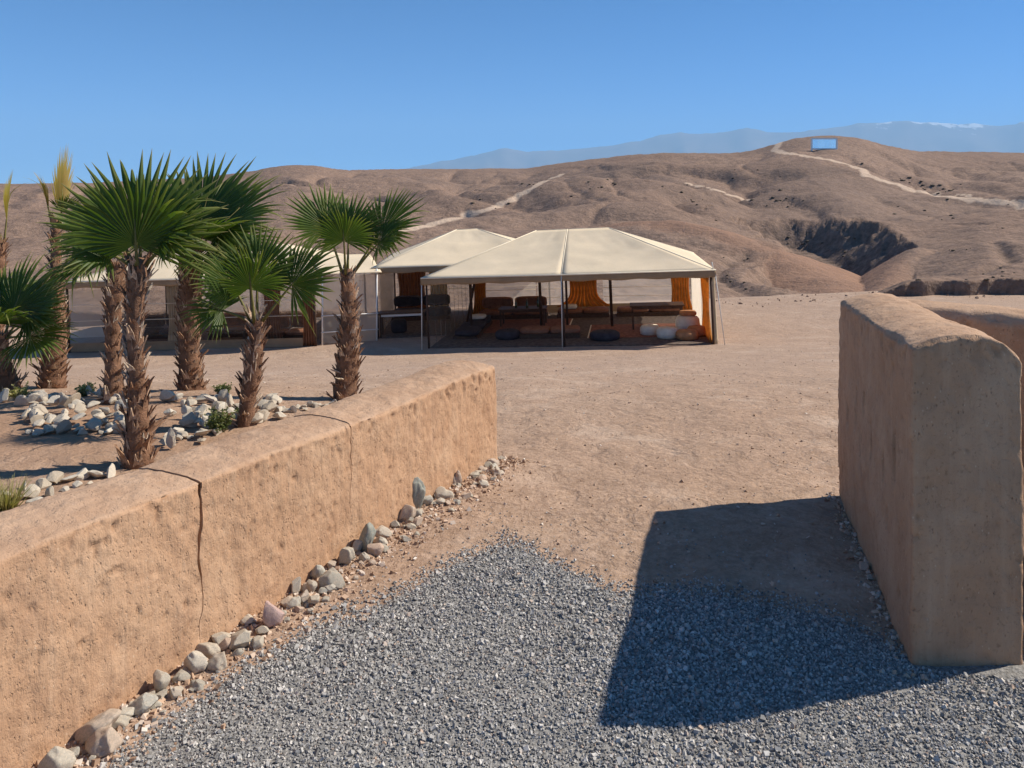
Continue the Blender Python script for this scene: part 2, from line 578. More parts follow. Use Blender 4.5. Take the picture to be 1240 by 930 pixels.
GX = np.array([-60, -3.2, -2.1, -1.35, -1.09, -.88, -.6, -.34, -.02, .134, .33, .5, .92, 1.44, 1.63, 3, 5.5, 6.5])
GY = np.array([-9, -1.0, 1.1, 2.6, 3.1, 3.4, 3.6, 3.93, 4.21, 4.11, 3.84, 3.68, 3.68, 3.48, 3.27, 3.3, 3.3, 2.0])
def gravel_edge(x, y):
    """>0 inside the gravel (metres to its edge, roughly)"""
    return np.interp(x, GX, GY) - y + .10 * fbm(np.asarray(x) * 3, np.asarray(y) * 3, 4.4, 3)

def axis(spans):
    out = []
    for a, b, n in spans:
        out.append(np.linspace(a, b, n, endpoint=False))
    return np.concatenate(out + [np.array([spans[-1][1]])])

gx = axis([(-70, -20, 16), (-20, -8, 30), (-8, -3.2, 60), (-3.2, 3.6, 170), (3.6, 9, 50), (9, 30, 45), (30, 70, 14)])
gy = axis([(-30, -3, 14), (-3, 1.2, 18), (1.2, 6.2, 150), (6.2, 12, 90), (12, 22, 80), (22, 29.4, 40)])
XX, YY = np.meshgrid(gx, gy)
gz = G(XX, YY)
near = 1 - sst(9, 20, np.hypot(XX, YY))
gz = gz + fbm(XX * .9, YY * .9, 1.0, 4) * .035 * sst(1, 5, np.hypot(XX, YY)) + fbm(XX * 5, YY * 5, 2.0, 3) * .013 * near
# slight heap of earth against the wall foot
gm = sst(-.06, .22, gravel_edge(XX, YY))
gz = gz + .006 * gm
me = mesh_np('ground', np.stack([XX, YY, gz], -1).reshape(-1, 3), grid_faces(len(gy), len(gx)))
attr(me, 'gravel', gm)
attr(me, 'far', sst(6.5, 14, YY))
attr(me, 'bed', sst(5.9, 4.9, YY - .25 * (XX + 3)) * sst(-1.6, -2.4, XX) * 0 + np.exp(-((np.hypot((XX + 3.9) / 2.0, (YY - 6.6) / 1.6)) ** 4)) * .8)
ground = link('ground', me, None, MAT['ground'])
tag(ground, kind='structure')

def ground_z(x, y):
    """height of the built ground mesh"""
    x, y = np.asarray(x, float), np.asarray(y, float)
    nr = 1 - sst(9, 20, np.hypot(x, y))
    return G(x, y) + fbm(x * .9, y * .9, 1.0, 4) * .035 * sst(1, 5, np.hypot(x, y)) + fbm(x * 5, y * 5, 2.0, 3) * .013 * nr + .006 * sst(-.06, .22, gravel_edge(x, y))

# ------------------------------------------------------------------ hills
cu = np.array([-1200, -300, -60, 0, 120, 250, 320, 350, 385, 405, 470, 560, 640, 665, 700, 750, 800, 850, 890, 915, 940, 965, 990, 1015, 1045, 1075, 1110, 1160, 1240, 1320, 1700, 2400])
ce = np.array([226, 224, 222, 221, 220, 214, 204, 199.5, 199.5, 205, 205, 204, 204, 199, 194, 188, 184, 184, 184, 180, 172, 166, 164.5, 164.5, 168, 176, 182, 183.5, 184, 186, 196, 215])
cyd = np.array([260, 260, 255, 250, 245, 235, 215, 205, 205, 225, 240, 250, 250, 240, 235, 230, 225, 215, 212, 208, 204, 200, 198, 198, 200, 206, 216, 226, 235, 240, 250, 260])
U = np.concatenate([np.arange(-1000, -60, 14.), np.arange(-60, 1300, 2.3), np.arange(1300, 2300, 14.)])
Yr = np.concatenate([27.6 * (430 / 27.6) ** np.linspace(0, 1, 340), [520, 700, 1200, 3000, 8000, 19000]])
UU, YH = np.meshgrid(U, Yr)
XH = (UU - CX) / FOC * YH
_fu = np.arange(-1300, 2600, 1.0)
def smooth_u(vals, w):
    t = np.interp(_fu, cu, vals)
    kk = np.exp(-(np.arange(-3 * w, 3 * w + 1) / w) ** 2 / 2.0); kk /= kk.sum()
    return np.interp(UU, _fu, np.convolve(np.pad(t, 3 * w, mode='edge'), kk, 'valid'))
crest_e = smooth_u(ce, 9)
Yc = smooth_u(cyd, 45)
right = sst(1005, 1120, UU)
zc = EYE - (crest_e - HY) / FOC * Yc
z_foot = -4.6 + 1.8 * sst(1090, 1220, UU)
Yf = 44.0
s = np.clip((YH - Yf) / (Yc - Yf), 0, 1)
expo = 1.15 + .35 * sst(820, 980, UU) - .2 * sst(300, 100, UU)
zb = z_foot + (zc - z_foot) * s ** expo
# from the yard's edge down into the dip
edge_z = np.where(right > 0, 0, 0) + (-2.25) * (1 - right) + (-1.05) * right
tz = sst(27.6, Yf, YH)
zb = np.where(YH < Yf, edge_z * (1 - tz) + z_foot * tz, zb)
# beyond the crest
zb = np.where(YH > Yc, zc - (YH - Yc) * .10, zb)
zb = np.maximum(zb, -42)
env = sst(32, 75, YH) * (1 - .88 * sst(.72, .97, s)) * (YH < 600)
wx = XH + 14 * fbm(XH / 40, YH / 40, 5.0, 3)
wy = YH + 14 * fbm(XH / 40, YH / 40, 9.0, 3)
big = fbm(wx / 46, wy / 46, 1.5, 3)
gul = 1 - np.abs(fbm(wx / 30, wy / 38, 7.7, 3)) * 2.6
amp = .35 + .65 * sst(40, 140, YH)
zh = zb + env * amp * (4.2 * big - 2.2 * np.clip(gul, 0, 1) ** 2 + .6 * fbm(wx / 10, wy / 10, 2.2, 4) - .5 * np.clip(1 - np.abs(fbm(wx / 12, wy / 17, 4.1, 2)) * 5, 0, 1) ** 2)
zh = zh + sst(30, 45, YH) * (YH < 600) * (.28 * fbm(XH / 2.6, YH / 2.6, 3.3, 3) * (1 - .7 * sst(.8, .98, s)))

def seg_dist(pts):
    """distance from every terrain vertex to a polyline and the polyline's height there"""
    best = np.full(XH.shape, 1e9)
    hh = np.zeros(XH.shape)
    for a, b in zip(pts[:-1], pts[1:]):
        ab = np.array([b[0] - a[0], b[1] - a[1]])
        t = np.clip(((XH - a[0]) * ab[0] + (YH - a[1]) * ab[1]) / (ab @ ab), 0, 1)
        d = np.hypot(XH - a[0] - t * ab[0], YH - a[1] - t * ab[1])
        m = d < best
        best = np.where(m, d, best)
        hh = np.where(m, a[2] + t * (b[2] - a[2]), hh)
    return best, hh

def ridge(pts, slope, rnd):
    d, h = seg_dist([tuple(P(*p)) for p in pts])
    return h - (np.sqrt(d * d + rnd * rnd) - rnd) * slope

# ravine: a cut behind two spurs
d, h = seg_dist([tuple(P(*p)) for p in [(1066, 360, 56), (1062, 356, 66), (1044, 350, 78), (1000, 332, 90), (962, 306, 102)]])
wob = fbm(XH / 4.0, YH / 4.0, 8.8, 5, .65)
carve = h + np.maximum(d - 2.8 - 5.5 * sst(84, 60, YH), 0) * (.85 + .6 * wob)
carve = carve + 25 * sst(1100, 1150, UU)
rock = sst(.6, 1.6, zh - carve) * sst(17, 9, d) * sst(905, 950, UU)
zh = np.where(d < 40, np.minimum(zh, np.where(carve < zh, carve, zh)), zh)
rn = .5 * fbm(XH / 7, YH / 7, 12.0, 3) * sst(30, 45, YH)
s1 = ridge([(640, 300, 100), (760, 268, 92), (810, 266, 88), (870, 280, 82), (935, 300, 75), (985, 328, 67), (1048, 356, 56)], .42, 2.5) + .7 * rn
s2 = ridge([(1400, 300, 75), (1240, 306, 72), (1170, 306, 72), (1112, 302, 70), (1092, 322, 63), (1070, 350, 55)], .75, 1.2) + .5 * rn
rust = np.clip(sst(-.8, .5, s1 - zh), 0, 1)
zh = np.maximum(zh, np.maximum(s1, s2))
rock = rock * (np.maximum(s1, s2) < zh - .02)
# small cut gullies in front of the spur
for pts, w, dep in ([[(872, 330, 60), (890, 345, 54), (925, 362, 47)], .9, .9], [[(1205, 312, 66), (1228, 330, 55), (1180, 340, 50), (1110, 352, 45)], .6, .6], [[(905, 300, 74), (870, 318, 66), (868, 330, 60)], .7, .5]):
    d, h = seg_dist([tuple(P(*p)) for p in pts])
    cutz = np.exp(-((d / w) ** 2)) * (.75 + .5 * wob)
    zh = zh - dep * cutz
    rock = np.maximum(rock, .8 * np.clip(cutz, 0, 1))
# the steep bank at the right-hand edge of the yard: first rows form its broken face
jag = .5 * fbm(UU / 30, UU * 0 + 3.1, 2.0, 5)
bank_rows = YH.copy()
YJ = YH + np.where(YH < 28.2, jag * right, 0)
XJ = (UU - CX) / FOC * YJ
zh = zh + np.where(YH < 34, .10 * fbm(XH / 1.2, YH / 1.2, 6.0, 3), 0)
skirt_y = YJ[0] - .10 + .06 * fbm(U / 4, U * 0, 5.5, 3)
skirt = np.stack([(U - CX) / FOC * skirt_y, skirt_y, np.full_like(U, -2.9)], -1)[None]
lip = np.stack([(U - CX) / FOC * (YJ[0] - .03), YJ[0] - .03, zh[0] - .06 - .2 * np.abs(fbm(U / 5, U * 0, 1.5, 3))], -1)[None]
VH = np.concatenate([skirt, lip, np.stack([XJ, YJ, zh], -1)], 0)
me = mesh_np('hills', VH.reshape(-1, 3), grid_faces(VH.shape[0], VH.shape[1]))

ELEV = HY - (zh - EYE) * FOC / YH
RUN = np.minimum.accumulate(ELEV, 0)
def on_hill(px, py):
    c = int(np.argmin(np.abs(U - px)))
    hit = np.nonzero(RUN[:, c] <= py)[0]
    r = int(hit[0]) if len(hit) else int(np.argmin(ELEV[:, c]))
    return Vector((XH[r, c], YH[r, c], zh[r, c]))

track = np.zeros(XH.shape)
def paint_track(pix, w):
    global track
    pts = []
    for (a, b) in zip(pix[:-1], pix[1:]):
        for t in np.linspace(0, 1, 6, endpoint=False):
            pts.append(tuple(on_hill(a[0] + t * (b[0] - a[0]), a[1] + t * (b[1] - a[1]))))
    pts.append(tuple(on_hill(*pix[-1])))
    for a, b in zip(pts[:-1], pts[1:]):
        if math.hypot(a[0] - b[0], a[1] - b[1]) > 25: continue
        d, _ = seg_dist([a, b]) if a[:2] != b[:2] else (np.full(XH.shape, 9e9), 0)
        track = np.maximum(track, np.exp(-((d / w) ** 2)))
paint_track([(945, 172), (938, 183), (965, 188), (992, 192), (1030, 200), (1046, 206), (1050, 214), (1078, 222), (1118, 234), (1160, 241), (1205, 246), (1245, 252)], 1.25)
paint_track([(1160, 236), (1200, 243), (1250, 249)], .7)
paint_track([(440, 290), (480, 282), (530, 270), (580, 258), (610, 248), (632, 236), (655, 222), (680, 212)], 1.1)
paint_track([(830, 222), (870, 232), (905, 244)], .5)
skz = np.zeros((1, len(U)))
skr = (right[:1] * .85)
attr(me, 'track', np.concatenate([skz, skz, track]))
attr(me, 'rock', np.concatenate([skr, skr, rock]))
attr(me, 'rust', np.concatenate([skz, skz, rust * .8]))
hills = link('hills', me, None, MAT['hills'])
tag(hills, kind='structure')

# far snow-streaked range, 15 km away
mu = np.array([300, 420, 480, 520, 560, 590, 610, 640, 690, 740, 775, 800, 825, 850, 880, 905, 930, 965, 1000, 1050, 1100, 1140, 1180, 1210, 1245, 1300, 1500, 1800])
mev = np.array([226, 214, 204, 196, 189, 182, 177, 183, 179, 173, 168, 161, 156, 160, 158, 153, 159, 158, 153, 147, 143, 148, 147, 150, 143, 148, 155, 200])
mU = np.arange(300, 1800, 5.0)
mt = np.linspace(0, 1, 40)
MU, MT = np.meshgrid(mU, mt)
MY = 11500 + 7000 * MT
MW = MU + 30 * fbm(MU / 60, MT * 5, 4.4, 3)
mt_e = np.interp(MU, mu, mev) + 2.0 * fbm(MW / 16, MT * 3 + 2, 1.1, 4)
peak = EYE - (mt_e - HY) / FOC * 15000
prof = np.where(MT < .5, (MT / .5) ** 1.3, (1 - (MT - .5) / .5 * .8))
MX = (MU - CX) / FOC * MY
MZ = -60 + (peak + 60) * prof
MZ = MZ + (90 * fbm(MX / 500, MY / 500, 3.3, 5) - 130 * np.abs(fbm(MX / 900, MY / 1500, 1.2, 4))) * np.sin(np.pi * np.clip(MT * 1.0, 0, 1)) * (1 - sst(.35, .5, MT) * .75)
me = mesh_np('mountains', np.stack([MX, MY, MZ], -1).reshape(-1, 3), grid_faces(len(mt), len(mU)))
attr(me, 'high', np.clip((MZ - 500) / 1000, 0, 1))
tag(link('mountains', me, None, MAT['mountain']), kind='structure')

# ------------------------------------------------------------------ adobe walls
def box_lattice(L, W, H, step, split0=False, split1=False):
    """surface points of a box L x W x H (x 0..L, y 0..W, z 0..H) without its bottom, merged quads"""
    nx, ny, nz = max(2, round(L / step)), max(2, round(W / step)), max(2, round(H / step))
    fx, fy, fz = np.linspace(0, L, nx + 1), np.linspace(0, W, ny + 1), np.linspace(0, H, nz + 1)
    sides = []
    def patch(A, B, fn, flip):
        a, b = np.meshgrid(A, B)
        f = grid_faces(len(B), len(A))
        sides.append((fn(a.ravel(), b.ravel()), f[:, ::-1] if flip else f))
    patch(fx, fz, lambda a, b: np.stack([a, a * 0, b], 1), False)
    patch(fx, fz, lambda a, b: np.stack([a, a * 0 + W, b], 1), True)
    patch(fx, fy, lambda a, b: np.stack([a, b, a * 0 + H], 1), False)
    patch(fy, fz, lambda a, b: np.stack([a * 0, a, b], 1), True)
    patch(fy, fz, lambda a, b: np.stack([a * 0 + L, a, b], 1), False)
    V, F, n = [], [], 0
    for v, f in sides:
        V.append(v); F.append(f + n); n += len(v)
    V, F = np.concatenate(V), np.concatenate(F)
    key = np.round(V * 1e5).astype(np.int64)
    key = np.concatenate([key, np.concatenate([np.full((len(v), 1), (k == 3 and split0) + 2 * (k == 4 and split1)) for k, (v, f) in enumerate(sides)])], 1)
    _, idx, inv = np.unique(key, axis=0, return_index=True, return_inverse=True)
    return V[idx], inv.ravel()[F]

def adobe_section(name, parent, length, width, height, step, frame, r=(.05, .05), seed=0.0, gap0=None, gap1=None, top_fn=None, round_end0=False, round_end1=False, crumble=1.0, crown=.02, sink=.08, gouges=()):
    """frame: function(s, t, z) -> world xyz arrays (s along, t across, z up)"""
    H = height + sink
    V, F = box_lattice(length, width, H, step, gap0 is not None, gap1 is not None)
    s, t, z = V[:, 0].copy(), V[:, 1].copy(), V[:, 2].copy()
    rr = r[0]
    lo_s, hi_s = (rr if round_end0 else 0.0), (length - rr if round_end1 else length)
    cs, ct, cz = np.clip(s, lo_s, hi_s), np.clip(t, rr, width - rr), np.clip(z, -9, H - rr)
    ds, dt, dz = s - cs, t - ct, z - cz
    ln = np.sqrt(ds ** 2 + dt ** 2 + dz ** 2)
    edge = (np.abs(ds) > 1e-6).astype(int) + (np.abs(dt) > 1e-6) + (np.abs(dz) > 1e-6)
    onend = (~np.array(round_end0) & (s < 1e-6)) | (~np.array(round_end1) & (s > length - 1e-6))
    k = np.where(ln > 1e-9, rr / np.maximum(ln, 1e-9), 1)
    s1, t1, z1 = cs + ds * np.minimum(k, 1), ct + dt * np.minimum(k, 1), cz + dz * np.minimum(k, 1)
    nx, ny, nz = ds / np.maximum(ln, 1e-9), dt / np.maximum(ln, 1e-9), dz / np.maximum(ln, 1e-9)
    topness = np.clip(nz, 0, 1)
    cornerness = np.clip((np.minimum(np.abs(ny), np.abs(nz)) + np.minimum(np.abs(nx), np.abs(nz))) * 1.6, 0, 1)
    q = (s1 + seed, t1, z1)
    low = fbm(q[0] * 1.6, q[1] * 1.6, q[2] * 1.6, 3)
    mid = fbm(q[0] * 9, q[1] * 9, q[2] * 7, 3)
    fin = fbm(q[0] * 30, q[1] * 30, q[2] * 22, 2)
    pv = vnoise(q[0] * 42 + 5, q[1] * 42, q[2] * 26)
    pv2 = vnoise(q[0] * 9 + 50, q[1] * 9, q[2] * 7)
    nearedge = np.exp(-((H - z1) / .13) ** 2) * (1 - topness)
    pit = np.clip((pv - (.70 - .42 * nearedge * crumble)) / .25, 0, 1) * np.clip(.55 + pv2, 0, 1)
    disp = .014 * low + .007 * mid + .0040 * fin - .010 * pit - cornerness * crumble * (.018 * np.clip(mid + .2, 0, 1) + .012 * np.clip(fin, 0, 1))
    for gs, gzz, ws, wz, dp in gouges:
        gg = np.exp(-((s1 - gs) / ws) ** 4 - ((z1 - sink - gzz) / wz) ** 4) * (ny < -.5)
        disp = disp - dp * gg * (1 + .8 * fin)
    s1, t1, z1 = s1 + nx * disp, t1 + ny * disp, z1 + nz * disp
    # crown of the top and its slow rise and fall
    fz = np.clip(z1 / H, 0, 1)
    z1 = z1 + fz * (crown * (1 - ((t1 / width) * 2 - 1) ** 2) + (top_fn(s1) if top_fn else 0) + .012 * fbm(s1 * 1.3 + seed, s1 * 0 + 3, 2.0, 2))
    # ragged ends where the sections crack apart
    for gp, isend, sg in ((gap0, s < .25, 1), (gap1, s > length - .25, -1)):
        if gp is None: continue
        base = 0 if sg > 0 else length
        w = np.clip(1 - np.abs(s - base) / .25, 0, 1)
        wob = .022 * fbm(z1 * 6 + seed * 0 + gp[1], t1 * 5, gp[1], 3)
        wid = gp[0] * np.clip((z1 - gp[2]) / (H - gp[2]), 0.02, 1) * (1 + .6 * vnoise(z1 * 14, t1 * 9, gp[1]))
        s1 = s1 + w * wob + w ** 60 * sg * wid * (1 - .7 * topness)
    w = frame(s1, t1, z1 - sink)
    me = mesh_np(name, np.stack(w, -1), F)
    attr(me, 'top', np.clip(topness * 1.2, 0, 1))
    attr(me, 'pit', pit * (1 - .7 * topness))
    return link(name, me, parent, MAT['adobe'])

# left wall: runs from behind the camera's left to its free end at (-0.11, 5.6)
WL0 = Vector((-2.85, .03)); WL1 = Vector((-.11, 5.60))
dl = (WL1 - WL0); LEN = dl.length; dl.normalize()
pl = Vector((-dl.y, dl.x))
TH = .40
def frame_left(s, t, z):
    lean = -.018 * z
    return (WL0.x + dl.x * s + pl.x * (t - lean), WL0.y + dl.y * s + pl.y * (t - lean), z)
wl = empty('adobe_wall', (WL0.x, WL0.y, 0), label='long low adobe wall with vertical cracks and river stones along its foot', cat='wall')
def s_at(px):
    """distance along the left wall's front foot seen in photo column px"""
    k = (px - CX) / FOC
    return (k * WL0.y - WL0.x) / (dl.x - k * dl.y)
cuts = [0, s_at(245) + .0, s_at(427), LEN]
inv = Matrix.Translation((-WL0.x, -WL0.y, 0))
def fl(s0):
    def f(s, t, z):
        a, b, c = frame_left(s + s0, t, z)
        return a - WL0.x, b - WL0.y, c
    return f
topf = lambda s0: (lambda s: .03 * np.sin((s + s0) * .8) - .0 * s)
gaps = {1: (.009, 11.0, .04), 2: (.0035, 23.0, .2)}
for i in range(3):
    a, b = cuts[i], cuts[i + 1]
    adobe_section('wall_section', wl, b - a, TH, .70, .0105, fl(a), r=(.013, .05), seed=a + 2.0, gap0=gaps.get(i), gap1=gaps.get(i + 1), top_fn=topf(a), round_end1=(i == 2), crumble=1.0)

# right wall: an L, one leg towards the camera, one running off to the right
N0 = Vector((1.62, 3.08)); F0 = Vector((2.11, 4.90))
wr = empty('adobe_wall', (N0.x, N0.y, 0), label='tall shaded L-shaped adobe wall casting the dark shadow over the gravel', cat='wall')
dr = (F0 - N0); LR = dr.length; dr.normalize(); pr = Vector((dr.y, -dr.x))
def frame_right(s, t, z):
    tt = t * (1.0 + .02 * (1 - s / LR))
    ss = s + .269 * tt * (1 - s / LR)                  # the near end is cut square to the path
    slump = -.055 * np.clip((t - .30) / .13, 0, 1) ** 2 * np.clip(z, 0, 1.3) / 1.3
    return (dr.x * ss + pr.x * tt, dr.y * ss + pr.y * tt, z + slump)
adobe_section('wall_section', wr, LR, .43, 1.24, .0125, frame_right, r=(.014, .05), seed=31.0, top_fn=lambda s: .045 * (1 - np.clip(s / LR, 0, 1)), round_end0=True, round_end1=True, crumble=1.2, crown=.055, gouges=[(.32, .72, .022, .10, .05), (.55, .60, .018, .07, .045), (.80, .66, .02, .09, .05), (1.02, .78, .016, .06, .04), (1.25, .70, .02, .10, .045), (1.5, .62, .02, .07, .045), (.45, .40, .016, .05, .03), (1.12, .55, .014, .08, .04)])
K0 = F0 + pr * .24 - dr * .02
K1 = Vector((5.0, 2.55))
dk = (K1 - K0); LK = dk.length; dk.normalize(); pk = Vector((-dk.y, dk.x))
def frame_leg(s, t, z):
    return (K0.x - N0.x + dk.x * s + pk.x * (t - .36), K0.y - N0.y + dk.y * s + pk.y * (t - .36), z)
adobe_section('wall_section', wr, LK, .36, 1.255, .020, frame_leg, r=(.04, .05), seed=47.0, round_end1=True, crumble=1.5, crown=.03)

def in_walls(x, y, m=0.0):
    x, y = np.asarray(x), np.asarray(y)
    t = (x - WL0.x) * pl.x + (y - WL0.y) * pl.y
    s_ = (x - WL0.x) * dl.x + (y - WL0.y) * dl.y
    a = (t > -m) & (s_ < LEN + m)
    sr = (x - N0.x) * dr.x + (y - N0.y) * dr.y
    tr = (x - N0.x) * pr.x + (y - N0.y) * pr.y
    b = (sr > -m) & (sr < LR + m) & (tr > -m) & (tr < .47 + m)
    sk = (x - K0.x) * dk.x + (y - K0.y) * dk.y
    tk = (x - K0.x) * pk.x + (y - K0.y) * pk.y
    c_ = (sk > -m) & (sk < LK + m) & (tk > -.36 - m) & (tk < m)
    return a | b | c_

# ------------------------------------------------------------------ gravel and crumbs (uncountable)
def pebbles(name, xs, ys, rad, flat, mat, lift=.35, label=None, cat=None, zfun=ground_z):
    n = len(xs)
    cube = np.array([[-1, -1, -1], [1, -1, -1], [1, 1, -1], [-1, 1, -1], [-1, -1, 1], [1, -1, 1], [1, 1, 1], [-1, 1, 1]], float) * .62
    fc = np.array([[3, 2, 1, 0], [4, 5, 6, 7], [0, 1, 5, 4], [1, 2, 6, 5], [2, 3, 7, 6], [3, 0, 4, 7]])
    v = cube[None] * (1 + rng.uniform(-.42, .42, (n, 8, 3)))
    v = v * np.stack([rad * rng.uniform(.8, 1.35, n), rad * rng.uniform(.7, 1.1, n), rad * flat * rng.uniform(.7, 1.2, n)], -1)[:, None, :]
    # random rotations
    q = rng.normal(size=(n, 4)); q[:, 1:3] *= .55
    q /= np.linalg.norm(q, axis=1, keepdims=True)
    w, x, y, z = q.T
    Rm = np.stack([np.stack([1 - 2 * (y * y + z * z), 2 * (x * y - z * w), 2 * (x * z + y * w)], -1),
                   np.stack([2 * (x * y + z * w), 1 - 2 * (x * x + z * z), 2 * (y * z - x * w)], -1),
                   np.stack([2 * (x * z - y * w), 2 * (y * z + x * w), 1 - 2 * (x * x + y * y)], -1)], 1)
    v = np.einsum('nij,nkj->nki', Rm, v)
    pos = np.stack([xs, ys, zfun(xs, ys) + rad * flat * lift], -1)
    v = v + pos[:, None, :]
    F = (fc[None] + (np.arange(n) * 8)[:, None, None]).reshape(-1, 4)
    me = mesh_np(name, v.reshape(-1, 3), F, smooth=False)
    o = link(name, me, None, mat)
    tag(o, label, cat, kind='stuff')
    return o

n = 165000
xs = rng.uniform(-2.3, 2.7, n); ys = rng.uniform(1.7, 4.6, n)
xs = np.concatenate([xs, rng.uniform(-3.0, 4.6, 26000)]); ys = np.concatenate([ys, rng.uniform(.4, 3.4, 26000)])
n = len(xs)
ed = gravel_edge(xs, ys)
keep = (rng.uniform(size=n) < sst(-.16, .16, ed) + .012 * (ed > -.7)) & ~in_walls(xs, ys, .01)
xs, ys = xs[keep], ys[keep]
sz = rng.uniform(.0032, .0078, len(xs)) * (1 + .7 * (rng.uniform(size=len(xs)) > .93)) * (1 + .25 * fbm(xs * 1.5, ys * 1.5, 6.0, 2))
pebbles('gravel', xs, ys, sz, .75, MAT['gravel'], .5, 'loose grey crushed gravel spread between the two adobe walls', 'gravel')
n = 26000
ys = 2.0 + 18 * rng.uniform(size=n) ** 2.2; xs = rng.uniform(-1.1, 1.1, n) * (1.5 + ys * .75)
keep = (gravel_edge(xs, ys) < .1) & ~in_walls(xs, ys, .0) & (rng.uniform(size=n) < .35 + .65 * (fbm(xs * 1.3, ys * 1.3, 8.0, 3) > .05))
xs, ys = xs[keep], ys[keep]
pebbles('dirt_crumbs', xs, ys, np.minimum(.0035 + .006 * rng.uniform(size=len(xs)) ** 3 + .012 * rng.uniform(size=len(xs)) ** 14, .03), .6, MAT['crumb'], .2, 'small tan clods and chips scattered over the bare dirt yard', 'clods')
# earth crumbs along the wall feet
n = 5200
sa = rng.uniform(1.2, LEN + .1, n); ta = -np.abs(rng.normal(0, .14, n)) + .01
xs = WL0.x + dl.x * sa + pl.x * ta; ys = WL0.y + dl.y * sa + pl.y * ta
sb = rng.uniform(-.1, LR, 420); tb = -np.abs(rng.normal(0, .05, 420))
xs = np.concatenate([xs, N0.x + dr.x * sb + pr.x * tb]); ys = np.concatenate([ys, N0.y + dr.y * sb + pr.y * tb])
pebbles('wall_crumbs', xs, ys, .004 + .014 * rng.uniform(size=len(xs)) ** 3, .7, MAT['crumb'], .25, 'crumbled earth and chips lying along the feet of the adobe walls', 'clods')

# ------------------------------------------------------------------ rocks
ICO_V, ICO_F = None, None
def ico(level=2):
    t = (1 + 5 ** .5) / 2
    V = [(-1, t, 0), (1, t, 0), (-1, -t, 0), (1, -t, 0), (0, -1, t), (0, 1, t), (0, -1, -t), (0, 1, -t), (t, 0, -1), (t, 0, 1), (-t, 0, -1), (-t, 0, 1)]
    F = [(0, 11, 5), (0, 5, 1), (0, 1, 7), (0, 7, 10), (0, 10, 11), (1, 5, 9), (5, 11, 4), (11, 10, 2), (10, 7, 6), (7, 1, 8), (3, 9, 4), (3, 4, 2), (3, 2, 6), (3, 6, 8), (3, 8, 9), (4, 9, 5), (2, 4, 11), (6, 2, 10), (8, 6, 7), (9, 8, 1)]
    V = [Vector(v).normalized() for v in V]
    for _ in range(level):
        cache, NF = {}, []
        def mid(a, b):
            k = (min(a, b), max(a, b))
            if k not in cache:
                V.append(((V[a] + V[b]) / 2).normalized())
                cache[k] = len(V) - 1
            return cache[k]
        for a, b, c in F:
            x, y, z = mid(a, b), mid(b, c), mid(c, a)
            NF += [(a, x, z), (b, y, x), (c, z, y), (x, y, z)]
        F = NF
    return np.array([tuple(v) for v in V]), np.array(F)
ICO_V, ICO_F = ico(2)
ICO3_V, ICO3_F = ico(3)

def rock_mesh(name, seed, angular, mat, hi=False):
    V0, F0_ = (ICO3_V, ICO3_F) if hi else (ICO_V, ICO_F)
    V = V0.copy()
    r = np.random.default_rng(seed)
    if angular:      # slice with random planes: broken faces
        for _ in range(11):
            nrm = r.normal(size=3); nrm /= np.linalg.norm(nrm)
            dcut = r.uniform(.45, .8)
            dd = V @ nrm - dcut
            V = V - np.outer(np.maximum(dd, 0), nrm)
        V *= 1 + .05 * fbm(V[:, 0] * 2.5 + seed, V[:, 1] * 2.5, V[:, 2] * 2.5, 2)[:, None]
    else:
        V *= 1 + .42 * fbm(V[:, 0] * 1.2 + seed, V[:, 1] * 1.2, V[:, 2] * 1.2, 3)[:, None]
        for _ in range(7):
            nrm = r.normal(size=3); nrm /= np.linalg.norm(nrm)
            dd = V @ nrm - r.uniform(.55, .85)
            V = V - np.outer(np.maximum(dd, 0) * .8, nrm)
    me = mesh_np(name, V * .5, F0_, smooth=not angular)
    me.materials.append(mat)
    return me

river_meshes = [rock_mesh('river_stone', 100 + i, False, MAT['river'], True) for i in range(7)]
broken_meshes = [rock_mesh('broken_stone', 200 + i, True, MAT['river']) for i in range(4)]
lime_meshes = [rock_mesh('limestone', 300 + i, True, MAT['lime']) for i in range(9)]
pink_mesh = rock_mesh('pink_stone', 421, True, MAT['pink'], True)
tallg_mesh = rock_mesh('upright_stone', 433, False, MAT['green_stone'], True)

def place_rock(name, me, x, y, size, rot, sink=.3, **kw):
    o = link(name, me)
    o.rotation_euler = rot
    o.scale = size
    M3 = Euler(rot).to_matrix() @ Matrix.Diagonal(Vector(size)).to_3x3()
    lo = min((M3 @ v.co).z for v in me.vertices)
    hi = max((M3 @ v.co).z for v in me.vertices)
    o.location = (x, y, float(ground_z(x, y)) - lo - sink * (hi - lo))
    tag(o, **kw)
    return o

